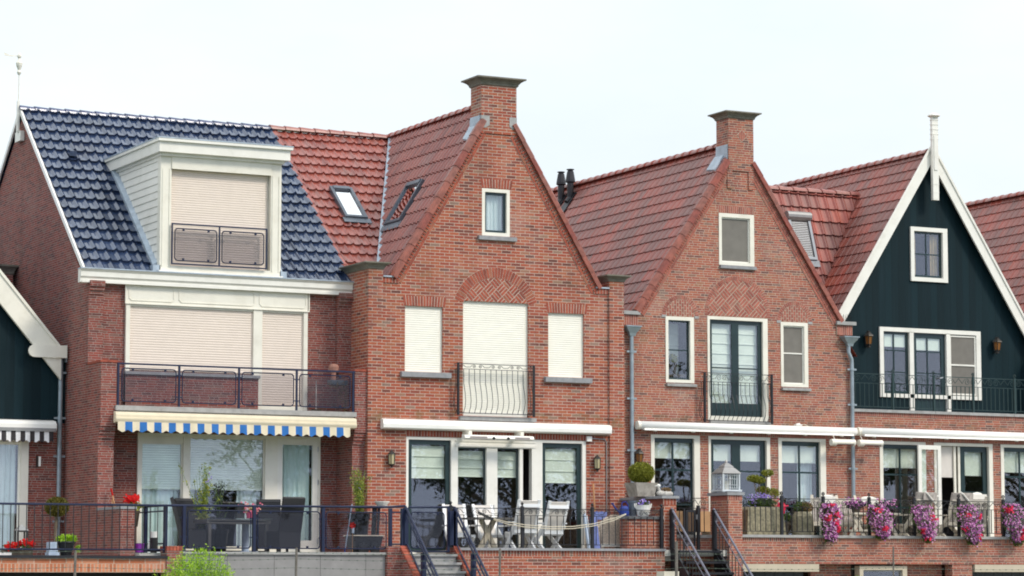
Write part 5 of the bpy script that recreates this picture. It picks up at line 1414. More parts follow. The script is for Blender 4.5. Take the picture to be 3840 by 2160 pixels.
# white folding chairs
def fold_chair(name, lab, loc, rz, grp, fr, cl, slat=False, first={}):
    k = name+fr
    if k in first: return dup(first[k], loc, rz, lab)
    t = thing(name, lab, 'chair', loc, rz, grp)
    b = MB(); b.px([(.2,.44),(.24,.42),(.5,1.12),(.46,1.13)], -.26,-.2); b.px([(.2,.44),(.24,.42),(.5,1.12),(.46,1.13)], .2,.26)
    b.beam((-.25,.455,1.0),(.25,.455,1.0),.05,.07); b.beam((-.25,.24,.47),(.25,.24,.47),.05,.075); b.build('back_frame', fr, t, True)
    if slat:
        b = MB()
        for i in range(9):
            x = -.18+i*.045; b.beam((x,.24,.47),(x,.47,1.06),.03,.014,(0,1,0))
        b.build('backrest', cl, t, True)
    else:
        b = MB(); b.px([(.215,.48),(.235,.475),(.485,1.1),(.465,1.11)], -.2,.2); b.build('backrest', cl, t, True)
    b = MB(); b.px([(-.26,.43),(.22,.4),(.22,.43),(-.26,.46)], -.22,.22); b.build('seat', cl, t, True)
    b = MB(); b.beam((-.24,-.27,.43),(-.24,.22,.42),.035,.045); b.beam((.24,-.27,.43),(.24,.22,.42),.035,.045); b.beam((-.24,-.27,.43),(.24,-.27,.43),.035,.045); b.build('seat_frame', fr, t, True)
    for sx in (-1,1):
        b = MB(); b.beam((sx*.225,-.27,.43),(sx*.225,.36,.0),.04,.085); b.build('leg', fr, t, True)
        b = MB(); b.beam((sx*.26,.3,.62),(sx*.26,-.3,.0),.04,.085); b.build('leg', fr, t, True)
        b = MB(); b.beam((sx*.28,-.25,.66),(sx*.28,.33,.66),.05,.03); b.build('armrest', fr, t, True)
    first[k] = t; return t
G2 = 'white folding garden chairs at the X-legged table'
ZT2 = 2.5
fold_chair('garden_chair', 'white folding chair with its back to the rail, left of the two nearest', (-.12,-1.35,ZT2-.06), math.radians(176), G2, 'white_frame', 'taupe_mesh')
fold_chair('garden_chair', 'white folding chair with its back to the rail, nearest the open green door', (.53,-1.3,ZT2-.08), math.radians(186), G2, 'white_frame', 'taupe_mesh')
fold_chair('garden_chair', 'white folding chair facing the rail beside the navy handrail', (-1.12,-.5,ZT2-.12), math.radians(-8), G2, 'white_frame', 'taupe_mesh')
fold_chair('garden_chair', 'white folding chair facing the rail, partly behind another chair', (-.3,-.45,ZT2-.12), math.radians(6), G2, 'white_frame', 'taupe_mesh')
t = thing('garden_table', 'wooden garden table on crossed cream legs among white chairs', 'table', (-.4,-.95,ZT2))
b = MB()
for i in range(6): b.box(-1.15,.45,-1.3+i*.125,-1.3+i*.125+.115,3.16,3.2)
b.build('tabletop', 'table_dark', t)
for x in (-.7,.3):
    b = MB(); b.beam((x-.2,-.95,ZT2),(x+.16,-.95,3.16),.07,.1); b.beam((x+.2,-.96,ZT2),(x-.16,-.96,3.16),.06,.1); b.build('leg', 'beige', t)
t = thing('hammock_rope', 'cream ropes sagging along the scrolled rail from a dark folded end', 'rope', (.5,-2,3.1))
b = MB()
for dz in (0,.045):
    b.tube([(-1.12,-1.96,3.17-dz*.3),(-.75,-1.97,3.09-dz),(-.3,-1.98,3.03-dz),(.3,-1.98,3.0-dz),(.8,-1.98,3.01-dz),(1.3,-1.97,3.07-dz),(1.8,-1.96,3.19-dz),(2.1,-1.95,3.29-dz*.3)], .009, 5)
b.build('rope', 'rope', t)
b = MB(); b.beam((-1.42,-1.97,3.28),(-1.08,-1.97,3.14),.05,.045); b.build('folded_end', 'pot_black', t)
t = thing('wicker_armchair', 'grey-brown wicker armchair with rounded back turned to the rail', 'chair', (2.2,-1.1,ZT2))
def arc(cx, cz, rx, rz_, a0, a1, n): return [(cx+rx*math.cos(math.radians(a0+(a1-a0)*i/n)), cz+rz_*math.sin(math.radians(a0+(a1-a0)*i/n))) for i in range(n+1)]
b = MB(); prof = [(1.88,2.62),(2.58,2.62)]+arc(2.23,3.02,.37,.26,0,180,12); b.py(prof, -1.3,-1.2)
for i in range(12):
    for j in range(11):
        x = 1.9+i*.056+(.028 if j%2 else 0); z = 2.66+j*.05
        if x < 2.56: b.box(x,x+.03,-1.315,-1.3,z,z+.026)
b.build('backrest', 'wicker_grey', t)
for x in (1.83,2.63):
    b = MB(); b.beam((x,-1.25,3.02),(x,-.7,2.98),.1,.07); b.beam((x,-.7,2.98),(x,-.68,2.55),.07,.07); b.box(x-.03,x+.03,-1.25,-.75,2.6,2.98); b.build('armrest', 'wicker_grey', t)
b = MB(); b.box(1.86,2.6,-1.2,-.65,2.68,2.82); b.build('seat', 'wicker_grey', t)
b = MB(); b.box(1.85,2.61,-1.31,-.65,2.6,2.66); b.build('seat_cushion', 'cushion', t)
for x in (1.9,2.56):
    for y in (-1.25,-.7):
        b = MB(); b.box(x-.03,x+.03,y-.03,y+.03,2.5,2.6); b.build('leg', 'wicker_grey', t)
t = thing('blanket', 'purple-blue cloth draped over a pale blue folded lounger by the wicker armchair', 'blanket', (1.8,-1.2,2.6))
b = MB()
for i in range(8):
    x0 = 1.72+i*.042; b.hull([(x0,-1.18,3.18),(x0+.04,-1.18,3.18),(x0+.04,-1.1,3.18),(x0,-1.1,3.18)],[(x0,-1.2-.01*(i%2),3.34+.012*(i%3)),(x0+.04,-1.2,3.34),(x0+.04,-1.1,3.34),(x0,-1.1,3.34)])
b.px([(-1.36,2.56),(-1.28,2.56),(-1.14,3.2),(-1.2,3.24)], 1.66,1.8)
b.build('cloth', 'blue_cloth', t)
t = thing('folded_lounger', 'pale blue folded lounger leaning upright beside the wicker armchair', 'chair', (1.6,-1.1,2.5))
b = MB(); b.beam((1.56,-1.3,2.5),(1.6,-1.0,3.3),.03,.1); b.build('frame', 'pale_blue', t); b = MB(); b.beam((1.63,-1.28,2.55),(1.66,-1.0,3.26),.02,.06); b.build('tube', 'white_frame', t)
t = thing('broom', 'orange wooden broom handle leaning on the brick front', 'broom', (2.33,-.2,2.5))
b = MB(); b.tube([(2.31,-.3,2.6),(2.34,-.06,3.99)], .018, 7); b.build('handle', 'wood', t); b = MB(); b.box(2.18,2.46,-.34,-.28,2.5,2.62); b.build('brush', 'pot_brown', t)
t = thing('watering_can', 'blue plastic watering can on the brick ledge', 'watering can', (2.2,-1.65,3.245))
b = MB(); b.lathe([(.1,0),(.11,.02),(.1,.17),(.07,.21),(.06,.22),(.05,.2)], 2.22,-1.66,3.245, 12); b.build('body', 'blue_plastic', t)
b = MB(); b.tube([(2.13,-1.66,3.3),(2.0,-1.66,3.42),(1.94,-1.66,3.5)], .02, 6); b.lathe([(.02,0),(.035,.03),(.03,.035)], 1.93,-1.66,3.49, 8); b.build('spout', 'blue_plastic', t)
b = MB(); b.tube([(2.16,-1.66,3.44),(2.17,-1.66,3.54),(2.26,-1.66,3.56),(2.32,-1.66,3.48),(2.32,-1.66,3.36)], .014, 6); b.build('handle', 'blue_plastic', t)
t = thing('bucket', 'dark grey zinc bucket between watering can and white basket pot', 'bucket', (2.46,-1.58,3.245))
b = MB(); pot(b, 2.46,-1.6,3.245,.085,.11,.34); b.build('pail', 'zinc_dark', t); b = MB(); b.tube([(2.36,-1.6,3.54),(2.4,-1.68,3.46),(2.52,-1.68,3.46),(2.56,-1.6,3.54)], .006, 4); b.build('handle', 'black_metal', t)
t = thing('potted_plant', 'white patterned basket pot with ring handles and purple pansies on the ledge', 'plant', (2.66,-1.7,3.245))
b = MB(); b.lathe([(.11,0),(.13,.02),(.17,.2),(.185,.24),(.16,.24)], 2.66,-1.7,3.246, 16)
for sx in (-1,1): b.tube([(2.66+sx*.15,-1.7,3.4),(2.66+sx*.2,-1.7,3.45),(2.66+sx*.21,-1.7,3.52),(2.66+sx*.17,-1.7,3.52),(2.66+sx*.16,-1.7,3.46)], .014, 6)
b.build('basket', 'bright_white', t)
b = MB()
for k in range(4): b.tube([(2.55+k*.07+.03*math.cos(a), -1.858, 3.32+.03*math.sin(a)) for a in [i*PI/5 for i in range(9)]], .007, 4)
b.build('pattern_band', 'grey_metal', t)
b = MB(); b.leaves((2.66,-1.7,3.52), (.15,.13,.08), 160, .035); b.build('foliage', 'leaf_green', t)
b = MB()
for i in range(26): p = (2.66+rnd.gauss(0,.08), -1.76+rnd.gauss(0,.06), 3.56+rnd.gauss(0,.04)); b.flower(p, .028, (rnd.gauss(0,.4),-1,.6))
b.build('blossom', 'petal_violet', t)
t = thing('boxwood_ball', 'clipped boxwood ball in a square stone pot on the wall cap', 'plant', (3.15,-1.2,3.69))
bx_, by_ = 3.02,-1.0
b = MB(); b.hull([(bx_-.2,by_-.2,3.69),(bx_+.2,by_-.2,3.69),(bx_+.2,by_+.2,3.69),(bx_-.2,by_+.2,3.69)],[(bx_-.28,by_-.26,3.99),(bx_+.28,by_-.26,3.99),(bx_+.28,by_+.26,3.99),(bx_-.28,by_+.26,3.99)]); b.build('pot', 'pot_grey', t)
b = MB(); b.leaves((bx_,by_,4.21), (.29,.29,.235), 4200, .024, .82); b.build('crown', 'leaf_box', t)
b = MB(); b.ball((bx_,by_,4.2), .23,.23,.19); b.build('inner_twigs', 'leaf_box', t)
t = thing('duck_planter', 'grey wicker duck planter with dry brown filling on the wall cap', 'ornament', (3.22,-1.7,3.69))
b = MB(); b.ball((3.26,-1.66,3.74), .18,.1,.07, 8); b.ball((3.12,-1.66,3.75), .1,.08,.06, 8); b.tube([(3.1,-1.66,3.78),(3.07,-1.66,3.86),(3.08,-1.66,3.9)], .032, 8, r1=.024); b.build('body', 'duck_grey', t)
b = MB(); b.ball((3.075,-1.66,3.915), .045,.035,.035, 8); b.hull([(3.04,-1.68,3.905),(3.04,-1.64,3.905),(3.04,-1.64,3.92),(3.04,-1.68,3.92)],[(2.98,-1.67,3.9),(2.98,-1.65,3.9),(2.98,-1.65,3.906),(2.98,-1.67,3.906)]); b.build('head', 'bright_white', t)
b = MB(); b.leaves((3.26,-1.66,3.82), (.12,.08,.055), 240, .025, .3); b.build('filling', 'petal_brown', t)
# white lantern on the pier
t = thing('garden_lantern', 'white latticed garden lantern with grey pagoda roof on the brick pier', 'lantern', (4.82,-1.6,3.79))
cx, cy = 4.83,-1.58
b = MB(); b.box(cx-.25,cx+.25,cy-.25,cy+.25,3.81,3.85)
for sx in (-1,1):
    for sy in (-1,1): b.box(cx+sx*.2-.03,cx+sx*.2+.03,cy+sy*.2-.03,cy+sy*.2+.03,3.79,3.82)
for sx in (-1,1):
    for sy in (-1,1): b.box(cx+sx*.205-.016,cx+sx*.205+.016,cy+sy*.205-.016,cy+sy*.205+.016,3.85,4.2)
b.box(cx-.22,cx+.22,cy-.22,cy+.22,4.2,4.22)
w_ = .008
for (ax, s) in ((0,-1),(0,1),(1,-1),(1,1)):
    def lb(u0,u1,z0,z1):
        if ax == 0: b.box(cx+u0,cx+u1,cy+s*.205-.008,cy+s*.205+.008,z0,z1)
        else: b.box(cx+s*.205-.008,cx+s*.205+.008,cy+u0,cy+u1,z0,z1)
    for u in (-.17,-.1,.08,.15): lb(u,u+w_,3.87,4.19)
    for z in (3.88,3.95,4.08,4.16): lb(-.19,.19,z,z+w_)
b.build('lattice', 'lattice_grey', t)
b = MB(); b.lathe([(.335,4.2-3.79),(.33,.43),(.2,.53),(.17,.54),(.165,.57),(.06,.64),(.035,.645),(.03,.67),(.035,.68),(.004,.72)], cx, cy, 3.79, 4)
bmesh.ops.rotate(b.bm, cent=(cx,cy,0), matrix=Matrix.Rotation(PI/4,3,'Z'), verts=b.bm.verts[:]); b.build('roof', 'grey_metal', t)
b = MB(); b.tube([(cx,cy,3.85),(cx,cy,4.05)], .05, 12); b.build('candle', 'candle', t)
# planters on the right terrace
ZT3 = 2.8
t = thing('stone_planter', 'large rough stone trough with cloud-pruned tree and purple flowers', 'planter', (5.8,-1.4,ZT3))
b = MB(); b.hull([(5.25,-1.75,ZT3),(6.27,-1.75,ZT3),(6.27,-1.2,ZT3),(5.25,-1.2,ZT3)],[(5.3,-1.72,3.42),(6.2,-1.72,3.42),(6.2,-1.22,3.42),(5.3,-1.22,3.42)]); b.hull([(5.3,-1.72,3.421),(6.2,-1.72,3.421),(6.2,-1.22,3.421),(5.3,-1.22,3.421)],[(5.37,-1.67,3.49),(6.12,-1.67,3.49),(6.12,-1.27,3.49),(5.37,-1.27,3.49)]); b.build('trough', 'pot_stone', t)
b = MB(); b.leaves((5.8,-1.5,3.58), (.34,.22,.11), 900, .035, .3); b.build('foliage', 'leaf_green', t)
b = MB()
for i in range(90): p = (5.76+rnd.gauss(0,.15), -1.55+rnd.gauss(0,.08), 3.72+rnd.gauss(0,.035)); b.flower(p, .022, (rnd.gauss(0,.4),-.6,1))
for i in range(14): p = (5.52+rnd.gauss(0,.04), -1.6, 3.62+rnd.gauss(0,.05)); b.flower(p, .025, (0,-1,.3))
b.build('blossom', 'petal_violet', t)
b = MB()
br = [((5.75,-1.4,3.5),(5.72,-1.38,3.8),(5.68,-1.35,4.1)),((5.8,-1.4,3.5),(5.82,-1.35,3.8),(5.84,-1.32,4.05)),((5.9,-1.4,3.5),(5.98,-1.35,3.8),(6.06,-1.3,4.2)),((5.92,-1.4,3.5),(6.1,-1.35,3.7),(6.2,-1.3,3.8)),((5.85,-1.4,3.5),(5.98,-1.3,3.75),(6.0,-1.25,3.86))]
for q in br: b.tube(q, .014, 6)
b.build('trunk', 'bark', t)
b = MB()
for c, r in (((5.68,-1.35,4.12),(.17,.14,.085)),((5.86,-1.3,4.09),(.15,.13,.085)),((6.09,-1.28,4.25),(.145,.13,.085)),((6.22,-1.28,3.8),(.17,.14,.12)),((6.0,-1.22,3.88),(.17,.13,.08))): b.leaves(c, r, 620, .022, .3)
b.build('crown', 'leaf_box', t)
t = thing('potted_plant', 'rounded stone pot with faded brown hydrangea heads behind the rail', 'plant', (6.92,-1.4,ZT3))
b = MB(); b.lathe([(.25,0),(.25,.3),(.23,.5),(.17,.6),(.15,.6)], 6.92,-1.4,ZT3, 14); b.build('pot', 'pot_stone', t)
b = MB(); b.leaves((6.9,-1.4,3.5), (.2,.18,.12), 260, .04, .4); b.build('foliage', 'leaf_green', t)
b = MB(); b.leaves((6.98,-1.45,3.5), (.17,.14,.12), 420, .028, .6); b.build('flower_head', 'petal_brown', t)
t = thing('potted_plant', 'brown pot with bright coral-pink flowers between the two stone planters', 'plant', (6.42,-1.3,ZT3))
b = MB(); pot(b, 6.48,-1.25,ZT3,.12,.17,.36); b.build('pot', 'pot_brown', t)
b = MB(); b.leaves((6.5,-1.25,3.28), (.17,.15,.12), 240, .04, .3); b.build('foliage', 'leaf_green', t)
b = MB()
for i in range(110): p = (6.4+rnd.gauss(0,.05), -1.33+rnd.gauss(0,.05), 3.45+rnd.gauss(0,.07)); b.flower(p, .026, (rnd.gauss(0,.5),-1,.4))
b.build('blossom', 'petal_red', t)
# wooden trough behind the scrolled rail
t = thing('wooden_bench', 'pale wooden bench back behind the scrolled rail above the step wall', 'bench', (4.2,-.6,ZT3))
b = MB(); b.box(3.95,5.1,-.62,-.58,2.95,3.4); b.build('backrest', 'orange_panel', t); b = MB(); b.box(3.95,5.1,-.58,-.2,2.95,3.0); b.build('seat', 'orange_panel', t)
for x in (3.98,5.05):
    b = MB(); b.box(x-.03,x+.03,-.62,-.2,ZT3,2.95); b.build('leg', 'teak_white', t)
# teak chairs
G3 = 'teak garden chairs with draped covers on the petunia terrace'
def teak(lab, loc, rz): return fold_chair('teak_chair', lab, loc, rz, G3, 'teak_white', 'teak_grey', True)
tk = [teak('slatted teak chair with draped top between the second and third petunias', (9.98,-1.25,ZT3-.1), math.radians(184)), teak('slatted teak chair with draped top between the third and fourth petunias', (11.05,-1.2,ZT3-.1), math.radians(180)),
 teak('teak chair half hidden behind the fourth petunia basket', (11.9,-1.0,ZT3-.12), math.radians(150)), teak('teak chair turned sideways behind the second petunia basket', (8.9,-.5,ZT3-.1), math.radians(-10)), teak('teak chair behind the left petunia basket by the rain pipe', (7.9,-.6,ZT3-.1), math.radians(-40))]
for (x, y, rz, lab) in ((9.98,-1.27,184,'beige cloth draped over the chair back right of the second petunia'),(11.05,-1.22,180,'beige cloth draped over the chair back left of the fourth petunia')):
    t = thing('chair_cover', lab, 'cloth', (x,y,3.7), math.radians(rz), 'cloths draped over the teak chairs')
    b = MB(); b.px([(.4,.01),(.45,-.01),(.53,.16),(.46,.17)], -.27,.27); b.px([(.5,.0),(.52,-.01),(.54,.15),(.51,.15)], -.28,.1); b.build('cloth', 'teak_grey', t, True)
    b = MB(); b.tube([(-.24,.545,-.12),(-.1,.55,.02),(.02,.55,.14),(.05,.5,.18)], .02, 5); b.build('strap', 'cushion', t, True)
t = thing('garden_table', 'white teak garden table on crossed legs behind the second petunia basket', 'table', (9.0,-1.0,ZT3))
b = MB(); b.box(8.35,9.6,-1.35,-.55,3.36,3.4); b.box(8.4,9.0,-1.3,-1.0,2.98,3.02); b.build('tabletop', 'teak_white', t)
for x in (8.5,9.4):
    b = MB(); b.beam((x-.2,-1.2,ZT3),(x+.12,-1.2,3.36),.05,.08); b.beam((x+.22,-1.21,ZT3),(x-.12,-1.21,3.36),.045,.08); b.build('leg', 'teak_white', t)
for (x, y, w, h, lab) in ((7.96,-.85,.4,.2,'cream chair cushion showing above the left petunia'),(9.13,-.75,.56,.16,'cream cushion pair behind the purple table plant'),(11.85,-1.2,.55,.4,'large cream cushion on the chair right of the fourth petunia')):
    t = thing('cushion', lab, 'cushion', (x,y,3.6), 0, 'cream cushions on the teak chairs')
    b = MB(); b.ball((x,y,3.68), w/2, .07, h/2+.03, 8); b.box(x-w*.42,x+w*.42,y-.06,y+.06,3.68-h*.45,3.68+h*.45); b.build('pad', 'cushion', t)
t = thing('potted_plant', 'blue-purple flowering plant on the white teak table', 'plant', (8.55,-1.1,3.4))
b = MB(); pot(b, 8.55,-1.1,3.4,.09,.12,.15); b.build('pot', 'pot_brown', t)
b = MB(); b.leaves((8.55,-1.1,3.58), (.28,.16,.1), 260, .035, .3); b.leaves((9.3,-1.1,3.56), (.22,.14,.12), 220, .035, .3); b.build('foliage', 'leaf_dark', t)
b = MB()
for i in range(90): p = (8.5+rnd.gauss(0,.13), -1.18+rnd.gauss(0,.06), 3.62+rnd.gauss(0,.05)); b.flower(p, .024, (rnd.gauss(0,.4),-1,.6))
for i in range(40): p = (9.33+rnd.gauss(0,.1), -1.2+rnd.gauss(0,.05), 3.62+rnd.gauss(0,.06)); b.flower(p, .024, (rnd.gauss(0,.4),-1,.6))
b.build('blossom', 'petal_pink', t)
# hanging petunias
for i, (x, zt, zb, w, red, lab) in enumerate(((7.15,3.58,2.76,.25,.2,'purple-red hanging petunia at the left end, beside the stone planters'),(8.42,3.55,2.8,.25,.06,'mostly purple hanging petunia in front of the white teak table'),(9.6,3.57,2.74,.26,.16,'purple-red hanging petunia in front of the left slatted teak chair'),(10.87,3.58,2.7,.27,.16,'purple-red hanging petunia before the cushioned teak chair'),(12.12,3.62,2.68,.27,.2,'purple-red hanging petunia at the right picture edge'))):
    t = thing('hanging_petunia', lab, 'flowers', (x,-2.03,zt), 0, 'petunias hanging from the scrolled rail')
    b = MB(); b.lathe([(.1,-.2),(.15,0),(.16,.01)], x,-2.02,zt-.02, 10); b.build('basket', 'pot_brown', t)
    lean = rnd.uniform(.02,.15); H = (zt-zb)*rnd.uniform(.94,1.06); w *= rnd.uniform(.88,1.1)
    lob = [(rnd.uniform(0,2*PI), rnd.random(), rnd.uniform(-.3,.22)) for _ in range(11)]
    def sp():
        f = rnd.random()**.85
        ww = w*(1-.55*max(0,f-.45)/.55)*(.75+.5*min(1, f*4+.1))
        a = rnd.uniform(0, 2*PI); r = rnd.random()**.5
        for la, lf, lr in lob: ww *= 1+lr*math.exp(-((f-lf)/.13)**2)*max(0, math.cos(a-la))
        if rnd.random() < .05: f = min(1.12, f*1.1); ww *= 1.15
        return V((x-.03+lean*f*1.6+math.cos(a)*ww*r, -2.08+math.sin(a)*ww*.62*r-.04*math.sin(f*3), zt-f*H)), f
    b = MB()
    for _ in range(1500): p, f = sp(); b.leaf(p, .027, (0,-.5,-.2))
    b.leaves((x+lean*1.5,-2.08,zb+.06), (.12,.1,.1), 200, .028, .1)
    b.build('foliage', 'leaf_green', t)
    fp = [(x-.03+rnd.uniform(-w,w), rnd.random()) for _ in range(9)]
    b = MB(); b2 = MB()
    for _ in range(720):
        p, f = sp()
        if f > .93 and rnd.random() < .7: continue
        q = p+V((0,-.05-.05*rnd.random(),0)); d = (rnd.gauss(0,.5), -1, .5+rnd.gauss(0,.3))
        if any(abs(q.x-fx-lean*ff) < .055 and abs(f-ff) < .07 for fx, ff in fp[:int(2+red*16)]): b2.flower(q+V((0,-.02,0)), .03, d)
        else: b.flower(q, rnd.uniform(.016,.026), d)
    b.build('blossom', 'petal_pink', t); b2.build('red_blossom', 'petal_red', t)
# left terraces: plants and oddments
def twiggy(t, x, y, z0, z1, w, n, leafmat, fl=0):
    b = MB(); tips = []
    for i in range(n):
        a = rnd.gauss(0,1)*w*.8; h = z1-rnd.random()**1.5*(z1-z0)*.6
        pts = [(x+rnd.gauss(0,.02), y, z0), (x+a*.35, y+rnd.gauss(0,.04), z0+(h-z0)*.45), (x+a*.9, y+rnd.gauss(0,.07), h)]
        b.tube(pts, .006, 4, r1=.003); tips.append(pts)
    b.build('stem', 'stem_green', t)
    b = MB()
    for pts in tips:
        for k in range(58):
            f = rnd.random(); p = V(pts[0]).lerp(V(pts[1]), f*2) if f < .5 else V(pts[1]).lerp(V(pts[2]), f*2-1)
            b.leaf(p+V((rnd.gauss(0,.03),rnd.gauss(0,.03),rnd.gauss(0,.02))), rnd.uniform(.017,.036), None, .45)
    b.build('foliage', leafmat, t)
    if fl:
        b = MB()
        for _ in range(fl):
            p = V(rnd.choice(tips)[2])+V((rnd.gauss(0,.02),-.03,-rnd.random()*.25))
            for k in range(4): b.flower(p+V((rnd.gauss(0,.02),rnd.gauss(0,.02),rnd.gauss(0,.02))), .016, (rnd.gauss(0,1),-1,.5))
        b.build('blossom', 'petal_violet', t)
t = thing('potted_plant', 'tall loose shrub with blue flowers behind the wicker dining table', 'plant', (-6.95,-.6,Z1))
b = MB(); pot(b, -6.98,-.6,Z1,.15,.2,.5); b.build('pot', 'pot_black', t)
twiggy(t, -6.98,-.6,2.95,4.28,.2,26,'leaf_plumbago',4)
t = thing('potted_plant', 'dark-leaved airy shrub in front of the closed blind', 'plant', (-6.4,-.2,Z1))
b = MB(); pot(b, -6.42,-.1,Z1,.14,.19,.5); b.build('pot', 'pot_black', t)
twiggy(t, -6.42,-.1,2.95,3.92,.16,22,'leaf_dark')
t = thing('potted_plant', 'slender yellow-green shrub with blue flowers beside the brick corner', 'plant', (-3.48,-.5,Z1))
b = MB(); pot(b, -3.45,-.45,Z1,.16,.22,.85); b.build('pot', 'pot_black', t)
twiggy(t, -3.45,-.45,3.2,4.2,.13,30,'leaf_plumbago',2)
t = thing('flower_bowl', 'white bowl planter on the dark stand by the stairs gate', 'planter', (-3.1,-.8,3.4))
b = MB(); b.lathe([(.06,0),(.1,.02),(.155,.1),(.16,.12),(.14,.12),(.13,.08)], -3.08,-.8,3.4, 14); b.build('bowl', 'cushion', t)
t = thing('plant_stand', 'black planter trolley with wheel behind the right glass panel', 'planter', (-3.5,-.9,Z1))
b = MB(); b.hull([(-3.8,-1.1,2.52),(-3.25,-1.1,2.52),(-3.25,-.7,2.52),(-3.8,-.7,2.52)],[(-3.86,-1.14,2.8),(-3.2,-1.14,2.8),(-3.2,-.66,2.8),(-3.86,-.66,2.8)]); b.build('box', 'pot_black', t)
b = MB(); b.box(-3.88,-3.18,-1.16,-1.13,2.79,2.81); b.box(-3.88,-3.18,-.66,-.63,2.79,2.81); b.build('rim', 'teak_white', t)
for x in (-3.65,-3.4):
    b = MB(); b.tube([(x,-1.2,2.54),(x,-1.14,2.54)], .12, 14); b.build('wheel', 'pot_black', t)
b = MB()
for x in (-3.32,-3.27,-3.2): b.beam((x,-.85,2.8),(x+.03,-.85,3.38),.03,.05)
b.box(-3.75,-3.1,-.95,-.6,3.37,3.4)
b.build('rack', 'black_metal', t)
t = thing('pinwheel', 'red and turquoise toy pinwheel behind the right glass panel', 'toy', (-4.0,-1.4,2.8))
b = MB()
for k in range(6): a = k*PI/3; b.f([(-4.02,-1.42,3.0),(-4.02+.08*math.cos(a),-1.42,3.0+.08*math.sin(a)),(-4.02+.06*math.cos(a+.7),-1.44,3.0+.06*math.sin(a+.7))])
b.build('sails', 'petal_scarlet', t); b = MB(); b.box(-4.03,-3.98,-1.425,-1.415,2.84,2.95); b.build('tail', 'pale_blue', t); b = MB(); b.tube([(-4.01,-1.4,Z1),(-4.01,-1.4,3.0)], .005, 4); b.build('stick', 'wood', t)
t = thing('broom', 'thin pale blue broom pole leaning on the navy rail', 'broom', (-4.25,-1.7,Z1))
b = MB(); b.tube([(-4.33,-1.75,2.47),(-4.21,-1.82,3.42)], .012, 6); b.build('handle', 'pale_blue', t); b = MB(); b.tube([(-4.335,-1.75,2.43),(-4.32,-1.75,2.56)], .016, 6); b.build('grip', 'blue_plastic', t)
t = thing('broom', 'grey broom pole leaning on the upper balcony wall', 'broom', (-3.9,.4,5.41))
b = MB(); b.tube([(-4.12,.3,5.42),(-3.95,.7,6.1)], .013, 6); b.build('handle', 'grey_metal', t); b = MB(); b.box(-4.22,-4.02,.25,.33,5.41,5.47); b.build('brush', 'pot_brown', t)
t = thing('potted_plant', 'withered climber in a box in the right corner of the glass balcony', 'plant', (-3.5,.4,5.41))
b = MB(); b.box(-3.8,-3.42,.25,.45,6.0,6.1); b.build('planter_box', 'zinc_dark', t)
b = MB(); b.leaves((-3.5,.3,5.85), (.1,.1,.28), 160, .03, .2); b.leaves((-3.65,.3,6.0), (.2,.1,.08), 100, .03, .2); b.leaves((-3.45,.3,5.55), (.04,.05,.2), 60, .03, .2); b.build('foliage', 'petal_brown', t)
t = thing('roof_ornament', 'small terracotta pot standing on the corner of the glass balcony', 'ornament', (-3.6,.5,6.3))
b = MB(); b.lathe([(.05,0),(.05,.18),(.1,.2),(.11,.28),(.09,.33),(.03,.35)], -3.7,.35,6.1, 12); b.build('pot', 'terracotta', t)
t = thing('potted_plant', 'scarlet geranium on the low wall beside the curtained window', 'plant', (-8.4,-.5,3.3))
b = MB(); pot(b, -8.42,-.5,2.95,.1,.14,.32); b.build('pot', 'pot_brown', t); b = MB(); b.tube([(-8.42,-.5,2.3),(-8.42,-.5,2.95)], .04, 8); b.build('stand', 'pot_black', t)
b = MB(); b.leaves((-8.4,-.5,3.36), (.2,.15,.1), 130, .04, .3); b.build('foliage', 'leaf_plumbago', t)
b = MB()
for i in range(150): p = (-8.46+rnd.gauss(0,.065), -.55+rnd.gauss(0,.05), 3.5+rnd.gauss(0,.035)); b.flower(p, .026, (rnd.gauss(0,.5),-1,.5))
b.build('blossom', 'petal_scarlet', t)
t = thing('garden_tools', 'two wooden tool handles with a red grip leaning on the brick pillar', 'tools', (-8.7,-.2,3.3))
b = MB(); b.tube([(-8.55,-.3,2.5),(-8.7,-.02,3.66)], .014, 6); b.tube([(-8.66,-.2,2.5),(-8.7,-.03,3.5)], .014, 6); b.build('handle', 'wood', t); b = MB(); b.tube([(-8.69,-.04,3.58),(-8.715,-.0,3.72)], .02, 6); b.build('grip', 'petal_scarlet', t)
t = thing('topiary_tree', 'lollipop-shaped topiary tree against the rain pipe on the left terrace', 'plant', (-10,-.5,2.3))
b = MB(); b.tube([(-10.03,-.5,2.3),(-10.02,-.5,2.8),(-10.0,-.5,3.2)], .03, 7); b.build('trunk', 'bark', t)
b = MB(); pot(b, -10.03,-.5,2.3,.12,.16,.25); b.build('pot', 'pot_brown', t)
b = MB(); b.leaves((-10.0,-.5,3.33), (.24,.24,.195), 2600, .026, .75); b.build('crown', 'leaf_topiary', t)
b = MB(); b.ball((-10.0,-.5,3.33), .17,.17,.14); b.build('inner_twigs', 'leaf_topiary', t)
t = thing('potted_plant', 'lime-green leafy plant in a low round dark pot on the left terrace', 'plant', (-10.17,-1.5,2.36))
b = MB(); b.lathe([(.1,0),(.17,.24),(.185,.25),(.18,.27),(.15,.26)], -10.15,-1.6,2.36, 14); b.build('pot', 'pot_black', t)
b = MB(); b.leaves((-10.14,-1.6,2.68), (.22,.18,.08), 330, .04, .2, .6); b.leaves((-9.92,-1.65,2.5), (.07,.06,.08), 60, .03, .2); b.build('foliage', 'leaf_lime', t)
t = thing('stone_block', 'small grey stone block beside the round dark pot', 'block', (-10.43,-1.55,2.36))
b = MB(); b.box(-10.5,-10.33,-1.65,-1.45,2.36,2.62); b.box(-10.52,-10.3,-1.67,-1.43,2.36,2.42); b.build('block', 'pale_blue', t)
t = thing('garden_lantern', 'tall dark metal lantern among red geraniums at the left edge', 'lantern', (-11,-1.4,2.36))
